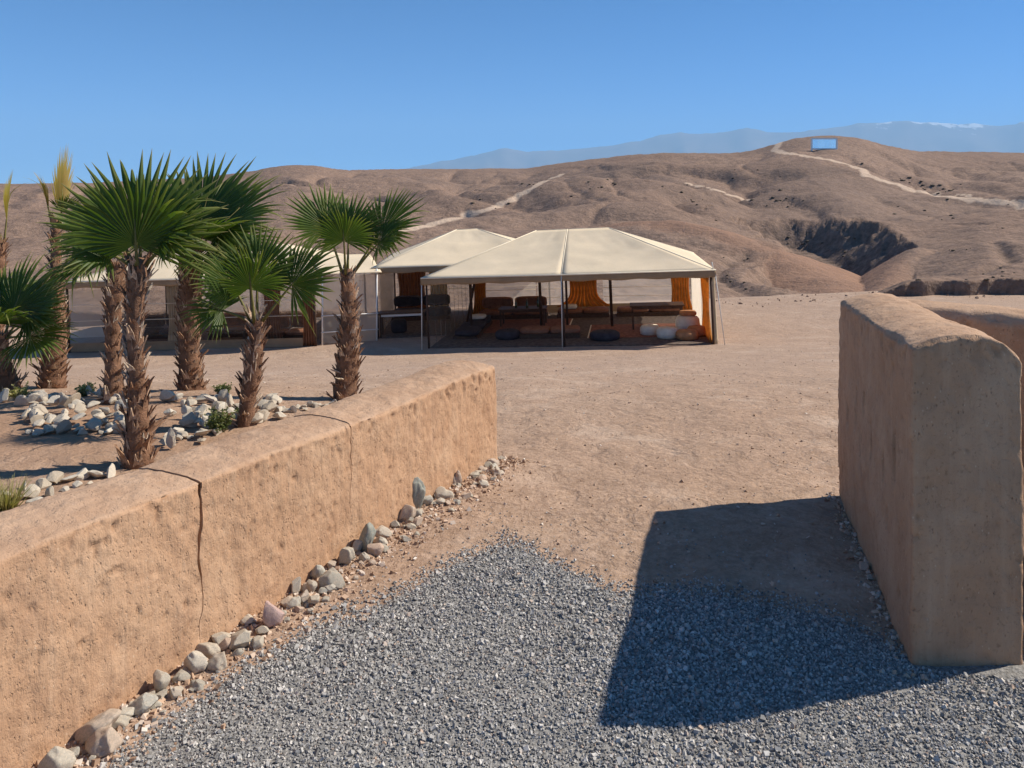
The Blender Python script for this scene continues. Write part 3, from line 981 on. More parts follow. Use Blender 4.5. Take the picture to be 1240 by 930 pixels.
# stones along the foot of the left wall: (px, py of the stone's middle, width px, height px, kind, tilt)
foot = [(68, 922, 34, 30, 0, .1), (106, 878, 50, 20, 0, -.5), (126, 894, 46, 26, 0, -.3), (172, 853, 34, 20, 1, -.3), (196, 827, 20, 24, 0, .1), (153, 864, 20, 16, 1, .3), (222, 818, 16, 12, 0, 0),
        (236, 803, 26, 24, 0, .1), (250, 788, 26, 15, 0, .1), (264, 801, 24, 18, 0, -.2), (252, 768, 24, 13, 1, .5), (272, 780, 22, 12, 1, -.4), (292, 776, 28, 24, 1, -.2), (296, 752, 16, 9, 0, -.3),
        (212, 838, 14, 12, 0, .2), (348, 708, 12, 22, 1, .4), (356, 730, 16, 13, 0, 0), (369, 722, 16, 18, 1, -.5), (378, 712, 13, 13, 0, 0), (383, 695, 15, 15, 0, 0), (405, 703, 24, 22, 0, .1), (398, 684, 12, 12, 1, .3),
        (419, 675, 17, 22, 0, .3), (407, 672, 12, 12, 1, -.2), (433, 662, 12, 26, 1, .5), (456, 668, 20, 13, 0, 0), (461, 655, 15, 10, 0, .2), (465, 644, 18, 14, 0, 0), (448, 640, 12, 12, 1, .3),
        (487, 622, 17, 20, 0, .5), (497, 630, 9, 7, 1, 0), (520, 597, 20, 13, 0, -.1), (513, 608, 13, 10, 0, 0), (531, 580, 10, 16, 0, .1), (539, 583, 9, 14, 0, 0), (530, 603, 11, 8, 1, .2), (548, 588, 8, 7, 1, .1),
        (556, 572, 14, 8, 1, 0), (563, 566, 11, 7, 0, 0), (572, 562, 12, 7, 1, 0), (560, 558, 10, 7, 1, .2), (577, 572, 10, 5, 1, 0), (590, 553, 10, 5, 1, 0), (582, 559, 8, 5, 0, 0), (136, 872, 15, 13, 1, .2), (182, 840, 13, 11, 1, -.1), (318, 764, 15, 10, 1, .2), (288, 792, 12, 9, 0, .1), (392, 716, 12, 9, 1, .1), (441, 676, 12, 10, 0, .2), (476, 634, 11, 9, 1, .2)]
def foot_where(px):
    if px > 515: return 'scattered near the wall end'
    if px > 425: return 'beside the upright greenish stones'
    if px > 340: return 'between pink and upright stones'
    if px > 215: return 'below the wide crack'
    return 'well short of the wide crack'
for i, (px, py, w, h, kind, tilt) in enumerate(foot):
    g = on_ground(px, py + h * .35)
    # keep the stone on the open side of the wall
    t = (g.x - WL0.x) * pl.x + (g.y - WL0.y) * pl.y
    sc = g.y / FOC
    sw, sh = w * sc * 1.25, max(h * sc * 1.35, w * sc * .55)
    if t > -.3 * sw: g = g + Vector((pl.x, pl.y, 0)) * (-.3 * sw - t)
    me = (broken_meshes if kind else river_meshes)[i % (4 if kind else 7)]
    place_rock('broken_stone' if kind else 'river_stone', me, g.x, g.y, (sw, sw * random.uniform(.65, .85), sh), (random.uniform(-.2, .2), tilt, random.uniform(-.5, .5)), .22,
               label='%s %s stone at the wall foot %s' % ('large' if sw > .085 else ('small' if sw < .05 else 'middling'), 'angular broken' if kind else 'rounded river', foot_where(px)), cat='stone', group='stones at the wall foot, ' + foot_where(px))
rs = random.Random(77)
for k in range(84):
    sa_ = s_at(rs.uniform(60, 596)) if k % 2 else rs.uniform(2.3, LEN - .05)
    ta_ = -rs.uniform(.03, .20)
    x_, y_ = WL0.x + dl.x * sa_ + pl.x * ta_, WL0.y + dl.y * sa_ + pl.y * ta_
    z_ = rs.uniform(.025, .055) if k % 3 else rs.uniform(.055, .085)
    kind = rs.random() < .5
    fw = foot_where(CX + FOC * x_ / y_)
    place_rock('broken_stone' if kind else 'river_stone', (broken_meshes if kind else river_meshes)[k % 4], x_, y_, (z_ * 1.2, z_ * .9, z_ * .75), (rs.uniform(-.4, .4), rs.uniform(-.4, .4), rs.uniform(0, 6)), .25,
               label='%s %s stone at the wall foot %s' % ('small' if z_ < .055 else 'middling', 'angular broken' if kind else 'rounded river', fw), cat='stone', group='stones at the wall foot, ' + fw)
g = on_ground(330, 757)
place_rock('pink_stone', pink_mesh, g.x, g.y, (.115, .09, .16), (.15, -.35, .3), .18, label='pinkish pointed stone leaning at the foot of the long low adobe wall', cat='stone')
g = on_ground(504, 618)
place_rock('upright_stone', tallg_mesh, g.x, g.y, (.10, .085, .26), (.1, .12, .3), .30, label='tall upright greenish-grey stone propped against the foot of the low wall', cat='stone')
g = on_ground(445, 668)
place_rock('upright_stone', tallg_mesh, g.x, g.y, (.11, .09, .17), (.1, .2, 1.3), .15, label='broad upright greenish-grey stone in the wall-foot row among smaller stones', cat='stone')
# stones at the foot of the right wall
for i, (px, py, w) in enumerate([(1032, 640, 10), (1040, 662, 13), (1052, 686, 18), (1060, 700, 13), (1069, 722, 12), (1082, 745, 12), (1088, 764, 9), (1126, 823, 14), (1046, 668, 8)]):
    g = on_ground(px - 6, py + 4)
    sc = w * g.y / FOC
    place_rock('broken_stone', broken_meshes[i % 4], g.x, g.y, (sc, sc * .8, sc * .7), (random.uniform(-.4, .4), random.uniform(-.4, .4), random.uniform(0, 6)), .25,
               label='small broken stone in the shade at the foot of the L-shaped wall', cat='stone', group='stones in the shade of the tall wall')
# pale limestone around the palms
def lime(px, py, w, i, where, lift=0.0):
    g = on_ground(px, py)
    sz = w * g.y / FOC
    shape = random.choice(('slab', 'slab', 'block', 'shard'))
    fl = {'slab': .32, 'block': .62, 'shard': .95}[shape] * random.uniform(.85, 1.15)
    wy = {'slab': .8, 'block': .8, 'shard': .45}[shape] * random.uniform(.85, 1.15)
    tl = {'slab': .45, 'block': .3, 'shard': .35}[shape]
    big = 'large' if w > 22 else ('small' if w < 16 else 'middling')
    o = place_rock('limestone_rock', lime_meshes[i % 9], g.x, g.y, (sz, sz * wy, sz * fl), (random.uniform(-tl, tl), random.uniform(-tl, tl), random.uniform(0, 6.28)), .14,
                   label='%s pale limestone %s %s' % (big, {'slab': 'slab', 'block': 'block', 'shard': 'shard'}[shape], where), cat='rock', group='pale rocks ' + where)
    o.location.z += lift
    return o
LA = 'edging the back of the palm bed'
LB = 'in the heap between the thick palm trunks'
LC = 'by the dry grass just behind the low wall'
LD = 'in the cluster round the small fan palm'
LE = 'edging the bed beside the lone slim palm'
i = 0
for px in np.arange(-8, 172, 10.5):
    for dy in (0, 8):
        i += 1
        lime(px + random.uniform(-4, 4), 480 + dy + random.uniform(-3, 3), random.uniform(13, 25), i, LA)
for k in range(74):
    a = random.uniform(0, 1)
    px = 34 + 124 * a + random.uniform(-5, 5)
    py = 528 - 32 * random.uniform(0, 1) - 4 * a
    i += 1
    lime(px, py, random.uniform(11, 25), i, LB, max(0, (526 - py)) * .003)
for k in range(78):
    px = random.uniform(194, 342)
    py = random.uniform(482, 552 - .32 * (px - 194))
    i += 1
    lime(px, py, random.uniform(11, 26), i, LD, random.uniform(0, .04))
for px, py, w in [(36, 600, 26), (52, 592, 22), (66, 585, 30), (84, 584, 26), (100, 580, 24), (118, 578, 30), (134, 577, 22), (44, 607, 24), (20, 606, 22), (60, 600, 20), (78, 594, 18), (8, 600, 24), (-8, 608, 26), (30, 592, 15), (92, 590, 14), (110, 587, 13), (72, 604, 15)]:
    i += 1
    lime(px, py, w, i, LC)
for k in range(15):
    px = 338 + k * 4.8 + random.uniform(-2, 2)
    i += 1
    lime(px, 497 - (px - 340) * .1 + random.uniform(-2, 3), random.uniform(8, 15), i, LE)

# ------------------------------------------------------------------ palms
def frond_mesh(base, az, el, pet, Lb, nseg=38, span=125, droop=.25, twist=0.0, bend=14, seed=0, cup=.12, fuse=.60):
    r = random.Random(seed)
    d0 = Vector((math.cos(az) * math.cos(el), math.sin(az) * math.cos(el), math.sin(el)))
    el1 = el - R(bend)
    d1 = Vector((math.cos(az) * math.cos(el1), math.sin(az) * math.cos(el1), math.sin(el1)))
    pts = [base + d0 * pet * t * (1 - .5 * t) + d1 * pet * .5 * t * t for t in (0, .35, .7, 1)]
    ax = d1
    nrm = Vector((-math.cos(az) * math.sin(el1), -math.sin(az) * math.sin(el1), math.cos(el1)))
    side = ax.cross(nrm)
    if twist:
        q = Matrix.Rotation(twist, 3, ax)
        nrm = q @ nrm; side = q @ side
    o = pts[-1]
    V, F, AL = [], [], []
    da = 2 * R(span) / nseg
    st = (.03, .3, fuse, .72, .88, 1.0)
    for i in range(nseg):
        a = -R(span) + (i + .5) * da + r.uniform(-.1, .1) * da
        L = Lb * (.72 + .28 * math.cos(a * .62)) * r.uniform(.93, 1.05)
        u = ax * math.cos(a) + side * math.sin(a)
        w = -ax * math.sin(a) + side * math.cos(a)
        dr_ = droop * r.uniform(.5, 1.5) + (r.uniform(.4, 1.1) if r.random() < .08 else 0)
        sw = r.uniform(-.12, .12)
        if r.random() < .07: L *= r.uniform(.6, .85)
        b = len(V)
        for s_ in st:
            rr = L * s_
            hw = rr * math.tan(da / 2) * 1.0 if s_ <= fuse + 1e-6 else L * fuse * math.tan(da / 2) * (1 - ((s_ - fuse) / (1 - fuse)) ** 1.15) * .92 + .0008
            zc_ = cup * rr * (abs(a) / R(span)) ** 1.5 - dr_ * L * max(0, s_ - .35) ** 2.2
            c = o + u * rr + nrm * zc_ + w * sw * rr * max(0, s_ - fuse)
            if s_ > .8 and dr_ > .2: c = c + Vector((0, 0, -1)) * L * .12 * (s_ - .8) * dr_ * 4
            fold = min(hw * .55, .012)
            V += [c - w * hw, c + nrm * fold, c + w * hw]
            AL += [s_] * 3
        for k in range(len(st) - 1):
            p = b + k * 3
            F += [(p, p + 1, p + 4, p + 3), (p + 1, p + 2, p + 5, p + 4)]
    return pts, V, F, AL

boot_meshes = []
for v in range(6):
    r = random.Random(900 + v)
    hgt = r.uniform(.085, .15); w = r.uniform(.030, .045); th = .012
    mb = MB()
    sp = r.uniform(.25, .6)
    # shovel-shaped stub with two split prongs, leaning out as it rises
    prof = [(-w, 0, 0), (w, 0, 0), (w * .80, hgt * .12, hgt * .5), (w * .55, hgt * (.22 + .2 * r.random()), hgt), (w * .12, hgt * .16, hgt * sp), (-w * .10, hgt * .16, hgt * sp), (-w * .5, hgt * (.20 + .22 * r.random()), hgt * r.uniform(.8, 1.1)), (-w * .80, hgt * .12, hgt * .5)]
    fr = [(x, y, z) for x, y, z in prof]
    bk = [(x * .8, y - th, z - .004) for x, y, z in prof]
    n_ = len(fr)
    fs = [(0, 1, 2, 7), (7, 2, 4, 5), (2, 3, 4), (7, 5, 6), (n_ + 7, n_ + 2, n_ + 1, n_), (n_ + 5, n_ + 4, n_ + 2, n_ + 7), (n_ + 4, n_ + 3, n_ + 2), (n_ + 6, n_ + 5, n_ + 7)]
    fs += [(k, n_ + k, n_ + (k + 1) % n_, (k + 1) % n_) for k in range(n_)]
    mb.add(fr + bk, fs)
    m_ = mb.mesh('leaf_base')
    m_.materials.append(MAT['boot'])
    boot_meshes.append(m_)

def palm(basepx, d, toppx, r0, r1, fronds, label, group=None, dry=False, seed=0, ring=.055, extra_dead=0):
    """basepx: photo pixel of trunk foot seen at distance d; toppx: pixel of trunk top"""
    rd = random.Random(seed)
    bx = (basepx[0] - CX) / FOC * d
    gz_ = float(ground_z(bx, d))
    t3 = P(toppx[0], toppx[1], d)
    root = empty('palm_tree', (bx, d, gz_ - .04), label=label, cat='palm tree', group=group)
    top = Vector((t3.x - bx, rd.uniform(-.06, .06), t3.z - gz_ + .04))
    H = top.z
    def cen(t):
        return Vector((top.x * t + .02 * math.sin(t * 5 + seed), top.y * t, H * t))
    def rad(t):
        return -.030 + r0 + (r1 - r0) * t + .035 * math.exp(-t * H / .12) + .012 * math.sin(t * 7 + seed)
    mb = MB()
    ts = [k / 14 for k in range(15)]
    mb.tube([cen(t) for t in ts], [rad(t) for t in ts[:-1]] + [rad(1) * .7], 14)
    tk = mb.build('trunk', MAT['trunk'], root)
    z = .05; k = 0
    while z < H - .02:
        t = z / H
        per = max(4, int(2 * math.pi * rad(t) / .095))
        for j in range(per):
            a = 2 * math.pi * (j + .5 * (k % 2)) / per + rd.uniform(-.2, .2)
            o = link('leaf_base', boot_meshes[rd.randrange(6)], tk)
            c = cen(t) + Vector((math.cos(a), math.sin(a), 0)) * (rad(t) - .012)
            tilt = rd.uniform(-.25, .30) + .15 * t
            s_ = rd.uniform(.6, 1.0)
            if t < .25 and rd.random() < .25: tilt += rd.uniform(.3, .8)
            o.matrix_basis = Matrix.Translation(c + Vector((0, 0, rd.uniform(-.02, .02)))) @ Matrix.Rotation(a - math.pi / 2, 4, 'Z') @ Matrix.Rotation(-tilt, 4, 'X') @ Matrix.Rotation(rd.uniform(-.3, .3), 4, 'Y') @ Matrix.Diagonal((s_, s_, s_ * rd.uniform(.8, 1.3), 1))
        z += ring * rd.uniform(.85, 1.15); k += 1
    for j, fr in enumerate(fronds):
        az, el, pet, Lb = R(fr[0]), R(fr[1]), fr[2], fr[3]
        kw = fr[4] if len(fr) > 4 else {}
        isdry = kw.pop('dry', dry)
        b0 = cen(1) + Vector((math.cos(az), math.sin(az), 0)) * r1 * .6 + Vector((0, 0, -.05))
        pts, V, F, AL = frond_mesh(b0, az, el, pet, Lb, seed=seed * 31 + j, **kw)
        me = bpy.data.meshes.new('frond')
        me.from_pydata(V, [], F)
        attr(me, 'along', AL)
        me.update()
        fo = link('frond', me, root, MAT['leaf_dry'] if isdry else MAT['leaf'])
        pm = MB()
        pm.tube(pts + [pts[-1] + (pts[-1] - pts[-2]).normalized() * Lb * .35], [.017, .013, .010, .009, .003], 6)
        pm.build('petiole', MAT['petiole'], fo)
    return root

palm((163, 575), 5.5, (172, 312), .105, .085, [
    (105, 82, .20, .70, dict(bend=5, droop=.1)), (160, 64, .24, .54, dict(bend=10, twist=-.5)), (50, 70, .22, .50, dict(bend=6)),
    (285, 82, .16, .52, dict(bend=4, droop=.2)), (195, 38, .18, .36, dict(bend=14, droop=.3, twist=-.5)), (10, 52, .22, .36, dict(bend=10, twist=.5))],
    'thick-trunked fan palm with the widest dark green crown right behind the low wall', seed=1)
palm((136, 503), 7.4, (138, 318), .115, .10, [
    (200, 60, .30, .50, dict(bend=12)), (260, 50, .25, .42, dict(droop=.5)), (90, 70, .30, .55), (185, 15, .25, .42, dict(bend=20, droop=.5, twist=-.4))],
    'fan palm half hidden behind the thick trunk of the wide-crowned palm', seed=2)
palm((232, 487), 8.3, (230, 296), .155, .135, [
    (80, 72, .30, .95, dict(bend=8, droop=.12)), (15, 52, .30, .92, dict(bend=8, twist=.5)), (358, 24, .25, .72, dict(bend=16, droop=.35, twist=.5)), (120, 68, .30, .85), (320, 45, .20, .60, dict(droop=.4)), (345, 2, .22, .58, dict(bend=20, droop=.5, twist=.5))],
    'tall fan palm with reddish shaggy trunk and fan spreading to the right', seed=3)
palm((300, 528), 6.6, (311, 382), .105, .08, [
    (105, 84, .40, .48, dict(bend=3, droop=.08)), (178, 66, .34, .42, dict(bend=6, twist=-.5)), (16, 54, .40, .52, dict(bend=4, twist=.7)), (265, 80, .32, .38, dict(bend=4, droop=.2)), (185, 30, .26, .36, dict(bend=14, droop=.4, twist=-.7))],
    'small fan palm on a short trunk standing among pale rocks', seed=4)
palm((420, 490), 7.9, (421, 326), .145, .105, [
    (150, 68, .52, .54, dict(bend=4, twist=-.4, droop=.12)), (95, 83, .40, .50, dict(bend=4, droop=.1)), (22, 58, .54, .58, dict(bend=4, twist=.5, droop=.12)), (270, 80, .36, .38, dict(bend=6)), (357, 54, .42, .40, dict(bend=8, twist=.6))],
    'lone slim fan palm with small crown in front of white sheer screens', seed=5)
palm((63, 474), 9.0, (68, 266), .165, .075, [
    (20, 87, .12, .84, dict(bend=0, droop=.05, span=62, nseg=26, dry=True, cup=.02)), (215, 80, .16, .5, dict(bend=2, span=40, nseg=18, dry=True)), (330, 70, .15, .3, dict(span=50, nseg=18))],
    'palm with shaggy tapering trunk topped by one upright yellowed frond', seed=6, ring=.06)
palm((8, 462), 8.2, (0, 404), .14, .12, [
    (70, 72, .30, .74, dict(bend=6)), (25, 58, .34, .60, dict(bend=6, twist=.5)), (8, 42, .30, .48, dict(bend=10, twist=.6)), (120, 66, .35, .64), (180, 45, .40, .60), (300, 50, .3, .50, dict(droop=.4)), (355, 12, .30, .50, dict(bend=12, twist=.6, droop=.4))],
    'squat fan palm with low crown at the edge of the bed', seed=7)
palm((-6, 452), 10.2, (-1, 290), .16, .11, [
    (33, 85, .3, .70, dict(bend=0, droop=.05, span=50, nseg=22, dry=True)), (205, 75, .3, .6, dict(dry=True)), (260, 50, .2, .3)],
    'palm trunk with yellowed fronds rising behind the squat palm', seed=8, ring=.06)

# ------------------------------------------------------------------ shrubs and dry grass by the bed
def tuft(name, px, py, h, spread, n, mat, label, cat, seed, leafy=False, group=None):
    r = random.Random(seed)
    g = on_ground(px, py)
    root = empty(name, (g.x, g.y, float(ground_z(g.x, g.y)) - .01), label=label, cat=cat, group=group)
    V, F, AL = [], [], []
    for i in range(n):
        a = r.uniform(0, 6.28); lean = r.uniform(0, spread)
        d = Vector((math.cos(a) * lean, math.sin(a) * lean, 1)).normalized()
        L = h * r.uniform(.5, 1.1)
        o = Vector((math.cos(a), math.sin(a), 0)) * r.uniform(0, h * .25)
        w = d.cross(Vector((r.uniform(-1, 1), r.uniform(-1, 1), .1))).normalized() * (.004 if not leafy else .002)
        b = len(V)
        for t in (0, .5, 1):
            c = o + d * L * t + Vector((0, 0, -L * .25 * lean * t * t))
            V += [c - w * (1 - .8 * t), c + w * (1 - .8 * t)]; AL += [t, t]
        F += [(b, b + 1, b + 3, b + 2), (b + 2, b + 3, b + 5, b + 4)]
        if leafy:
            for q in range(16):
                t = r.uniform(.25, 1.05)
                c = o + d * L * t
                e = Vector((r.uniform(-1, 1), r.uniform(-1, 1), r.uniform(-.3, .8))).normalized() * r.uniform(.018, .035)
                f = e.cross(Vector((r.uniform(-1, 1), r.uniform(-1, 1), r.uniform(-1, 1)))).normalized() * .008
                b = len(V)
                V += [c, c + e * .5 + f, c + e, c + e * .5 - f]; AL += [t] * 4
                F += [(b, b + 1, b + 2, b + 3)]
    me = bpy.data.meshes.new('blades')
    me.from_pydata(V, [], F)
    attr(me, 'along', np.clip(AL, 0, 1))
    me.update()
    link('foliage', me, root, mat)
    return root
tuft('dry_grass_clump', 8, 614, .22, .9, 190, MAT['dry'], 'dry yellow grass clump just behind the low wall', 'grass', 1)
tuft('dry_grass_clump', -22, 618, .22, .9, 150, MAT['dry'], 'dry grass clump beyond the yellow clump behind the low wall', 'grass', 2)
tuft('green_shrub', 264, 522, .20, .8, 70, MAT['shrub'], 'small green leafy shrub among rocks beside the small palm', 'shrub', 3, True)
tuft('dry_shrub', 104, 478, .14, 1.0, 60, MAT['dry'], 'low dry shrub at the rocks between the shaggy palms', 'shrub', 4, True)
tuft('dry_shrub', 270, 478, .12, 1.0, 50, MAT['shrub'], 'low dark shrub on the rocks beside the reddish trunk', 'shrub', 5, True)
tuft('dry_shrub', 22, 484, .16, 1.0, 60, MAT['dry'], 'low straw-coloured shrub at the foot of the squat palm', 'shrub', 6, True)

# ------------------------------------------------------------------ tents
def patch_mesh(c00, c10, c11, c01, nu, nv, sag=0.0, wrinkle=0.0, seed=0.0, thick=.012):
    """bilinear cloth patch with a slight belly"""
    u, v = np.meshgrid(np.linspace(0, 1, nu), np.linspace(0, 1, nv))
    A, B, Cc, D = [np.array(tuple(c)) for c in (c00, c10, c11, c01)]
    p = (A[None, None] * ((1 - u) * (1 - v))[..., None] + B * (u * (1 - v))[..., None] + Cc * (u * v)[..., None] + D * ((1 - u) * v)[..., None])
    nrm = np.cross(B - A, D - A + 1e-9); nrm = nrm / (np.linalg.norm(nrm) + 1e-9)
    bel = np.sin(np.pi * u) * np.sin(np.pi * np.clip(v, 0, 1))
    off = -sag * bel + wrinkle * fbm(u * 6 + seed, v * 9, seed, 3) * np.clip(bel * 3, 0, 1) + wrinkle * .8 * np.sin(v * 22 + 2 * np.sin(u * 5)) * np.clip(bel * 2, 0, 1) * .5
    p = p + nrm * off[..., None]
    return mesh_np('cloth', p.reshape(-1, 3), grid_faces(nv, nu))

def solid(o, t, off=0):
    m = o.modifiers.new('thickness', 'SOLIDIFY')
    m.thickness = t
    m.offset = off
    return o

def curtain(parent, name, x0, y0, x1, y1, ztop, mat, flare=1.0, waist=None, folds=9, zbot=.01, seed=0):
    """hanging cloth between two points, pleated; waist < 1 gathers it half-way up"""
    nu, nv = folds * 6 + 1, 14
    u, v = np.meshgrid(np.linspace(0, 1, nu), np.linspace(0, 1, nv))       # v: 0 top .. 1 bottom
    dx, dy = x1 - x0, y1 - y0
    L = math.hypot(dx, dy)
    nx_, ny_ = -dy / L, dx / L
    wid = np.ones_like(v)
    if waist is not None:
        wid = 1 - (1 - waist) * np.exp(-((v - .55) / .28) ** 2)
    wid = wid * (1 + (flare - 1) * np.clip((v - .7) / .3, 0, 1) ** 2)
    uu = .5 + (u - .5) * wid
    ph = seed + .35 * vnoise(u * 6, v * 2, seed)
    off = (.032 + .018 * v) * np.sin(u * folds * 2 * math.pi + ph * 2)
    X = x0 + dx * uu + nx_ * off
    Y = y0 + dy * uu + ny_ * off
    Z = ztop + (zbot - ztop) * v
    o = link(name, mesh_np(name, np.stack([X, Y, Z], -1).reshape(-1, 3), grid_faces(nv, nu)), parent, mat)
    return o if mat.name in ('grey_net', 'white_sheer') else solid(o, .006)

class Tent:
    def __init__(self, label, FL, FR, depth, eave, ridge_h, rx0, rx1, roll_z=None, ry=.5, front_split=True):
        """FL, FR: world xy of the front-left and front-right feet"""
        FL, FR = Vector(FL), Vector(FR)
        self.W = (FR - FL).length
        self.D = depth
        yaw = math.atan2(FR.y - FL.y, FR.x - FL.x)
        zl, zr = float(G(FL.x, FL.y)), float(G(FR.x, FR.y))
        roll = math.atan2(zr - zl, self.W)
        self.root = empty('canvas_tent', (FL.x, FL.y, zl), (0, -roll, yaw), label=label, cat='tent')
        self.root.rotation_mode = 'XYZ'
        bpy.context.view_layer.update()
        self.M = Matrix.Translation((FL.x, FL.y, zl)) @ Euler((0, -roll, yaw)).to_matrix().to_4x4()
        self.yaw, self.roll = yaw, roll
        W, D, E, H = self.W, depth, eave, ridge_h
        self.E = E
        ov = .10
        a, b, c, d = (-ov, -ov, E), (W + ov, -ov, E), (W + ov, D + ov, E), (-ov, D + ov, E)
        r0, r1 = (rx0, D * ry, H), (rx1, D * ry, H)
        rt = self.root
        xm = (rx0 + rx1) / 2 - .15
        fm = (W * .49, -ov, E - .015); rm = (xm, D * ry, H + .006)
        def roof(*cs, **kw):
            solid(link('roof_panel', patch_mesh(*cs, **kw), rt, MAT['canvas']), .012)
        if front_split:
            roof(a, fm, rm, r0, nu=22, nv=18, sag=.07, wrinkle=.022, seed=1.5)
            roof(fm, b, r1, rm, nu=22, nv=18, sag=.07, wrinkle=.022, seed=4.5)
        else:
            roof(a, b, r1, r0, nu=36, nv=18, sag=.07, wrinkle=.022, seed=2.5)
        roof(b, c, r1, r1, nu=18, nv=18, sag=.04, wrinkle=.010, seed=7.5)
        roof(c, d, r0, r1, nu=30, nv=18, sag=.07, wrinkle=.022, seed=9.5)
        roof(d, a, r0, r0, nu=18, nv=18, sag=.04, wrinkle=.010, seed=3.5)
        lift = Vector((0, 0, .004))
        for p, q in ((a, r0), (b, r1), (c, r1), (d, r0), (r0, r1)) + (((fm, rm),) if front_split else ()):
            MB().tube([Vector(p) + lift, (Vector(p) + Vector(q)) / 2 + lift, Vector(q) + lift], .014, 6).build('seam', MAT['seam'], rt)
        MB().tube([Vector(a) + Vector((0, -.01, .005)), Vector(fm) + Vector((0, -.01, .005)), Vector(b) + Vector((0, -.01, .005))], .02, 6).build('eave_hem', MAT['seam'], rt)
        # valances: cream cloth, its shade carried by the darker colour
        def val(p, q, n_):
            u, v = np.meshgrid(np.linspace(0, 1, n_), np.linspace(0, 1, 4))
            p, q = np.array(p), np.array(q)
            pts = p + (q - p) * u[..., None]
            nn = np.array([-(q - p)[1], (q - p)[0], 0]); nn = nn / np.linalg.norm(nn)
            drop = .17 + .015 * np.sin(u * n_ * .8)
            pts = pts + nn * (.012 * np.sin(u * n_ * .9) * v)[..., None]
            pts[..., 2] -= v * drop + .012
            solid(link('valance', mesh_np('valance', pts.reshape(-1, 3), grid_faces(4, n_)), rt, MAT['canvas_dark']), .008)
        val(a, b, 60); val(b, c, 40); val(c, d, 60); val(d, a, 40)
    def post(self, x, y, h=None, mat='pole', r=.035, name='post', top=None):
        h = h or self.E + .02
        tp = top or (x, y, h)
        return MB().tube([(x, y, -.03), ((x + tp[0]) / 2, (y + tp[1]) / 2, h / 2), (tp[0], tp[1], h)], r, 8).build(name, MAT[mat], self.root)
    def sheet(self, x0, y0, x1, y1, z0, z1, mat, name='wall_panel', seed=0., bars=()):
        o = link(name, patch_mesh((x0, y0, z0), (x1, y1, z0), (x1, y1, z1), (x0, y0, z1), 26, 14, .015, .012, seed), self.root, MAT[mat])
        for b in bars:
            MB().tube([(x0, y0 - .012, b), (x1, y1 - .012, b)], .008, 5).build('panel_strap', MAT['seam'], o)
        return o
    def w(self, x, y, z=0.0):
        return self.M @ Vector((x, y, z))

def put(o, T, x, y, z=0.0, rz=0.0):
    p = T.w(x, y, 0)
    o.location = (p.x, p.y, float(p.z) + z)
    o.rotation_euler = (0, -T.roll, T.yaw + rz)
    return o

# main tent
T1 = Tent('large cream canvas tent with open front, ridge roof and lounge furniture inside', (-2.28, 20.65), (5.22, 19.55), 6.0, 1.92, 2.98, 2.75, 4.95)
W1 = T1.W
T1.post(.02, .02, r=.03); T1.post(W1 * .49, .0, r=.03); T1.post(W1 - .02, .02, r=.03)
T1.post(.02, 5.98); T1.post(W1 - .02, 5.98, r=.03); T1.post(W1 * .49, 5.98)
T1.post(2.78, 3.0, 2.93, r=.045, name='ridge_pole'); T1.post(4.92, 3.0, 2.93, r=.045, name='ridge_pole')
T1.post(.48, 2.6, 2.05, top=(.95, 2.7, 2.05), r=.04, name='leaning_pole')
for k, (a, b) in enumerate(((.1, 2.3), (2.35, 3.5), (4.6, 7.4))):
    T1.sheet(a, 5.95, b, 5.95, .30, 1.72, 'window', 'window_sheet', k * 3.1, (.55, .85, 1.15, 1.45))
T1.sheet(.1, 5.96, 7.45, 5.96, .02, .30, 'canvas_dark', 'wall_skirt', 2.)
curtain(T1.root, 'side_net', .03, .15, .03, 5.6, 1.76, MAT['net'], folds=9, seed=3)
curtain(T1.root, 'side_net', W1 - .03, 2.4, W1 - .03, 5.6, 1.76, MAT['net_w'], folds=14, seed=4)
curtain(T1.root, 'curtain', .12, 5.75, .62, 5.75, 1.78, MAT['curtain'], 1.3, .8, 6, seed=1)
curtain(T1.root, 'curtain', 3.45, 5.70, 4.45, 5.70, 1.80, MAT['curtain'], 1.9, .9, 9, .25, seed=2)
curtain(T1.root, 'curtain', W1 - .75, 5.6, W1 - .1, 5.6, 1.78, MAT['curtain'], 1.3, .85, 6, seed=5)
curtain(T1.root, 'curtain', W1 - .06, .25, W1 - .06, 2.2, 1.78, MAT['curtain'], 1.2, .5, 9, seed=6)
curtain(T1.root, 'flap', W1 + .03, .02, W1 + .07, .30, 1.85, MAT['curtain_c'], 1.3, .7, 4, seed=7)
# guy ropes
for i, (p, q) in enumerate((((W1 + .08, -.08, 1.92), (W1 + .22, -.35, 0)), ((-.08, -.08, 1.92), (-.12, -.2, 0)), ((W1 * .49, -.1, 1.9), (W1 * .485, -.25, 0)))):
    MB().tube([p, q], .012, 6).build('guy_rope', MAT['rope'], T1.root)
MB().tube([(W1 + .05, -.05, 1.9), (W1 + .02, -.03, 2.12)], .015, 6).build('pole_tip', MAT['rope'], T1.root)

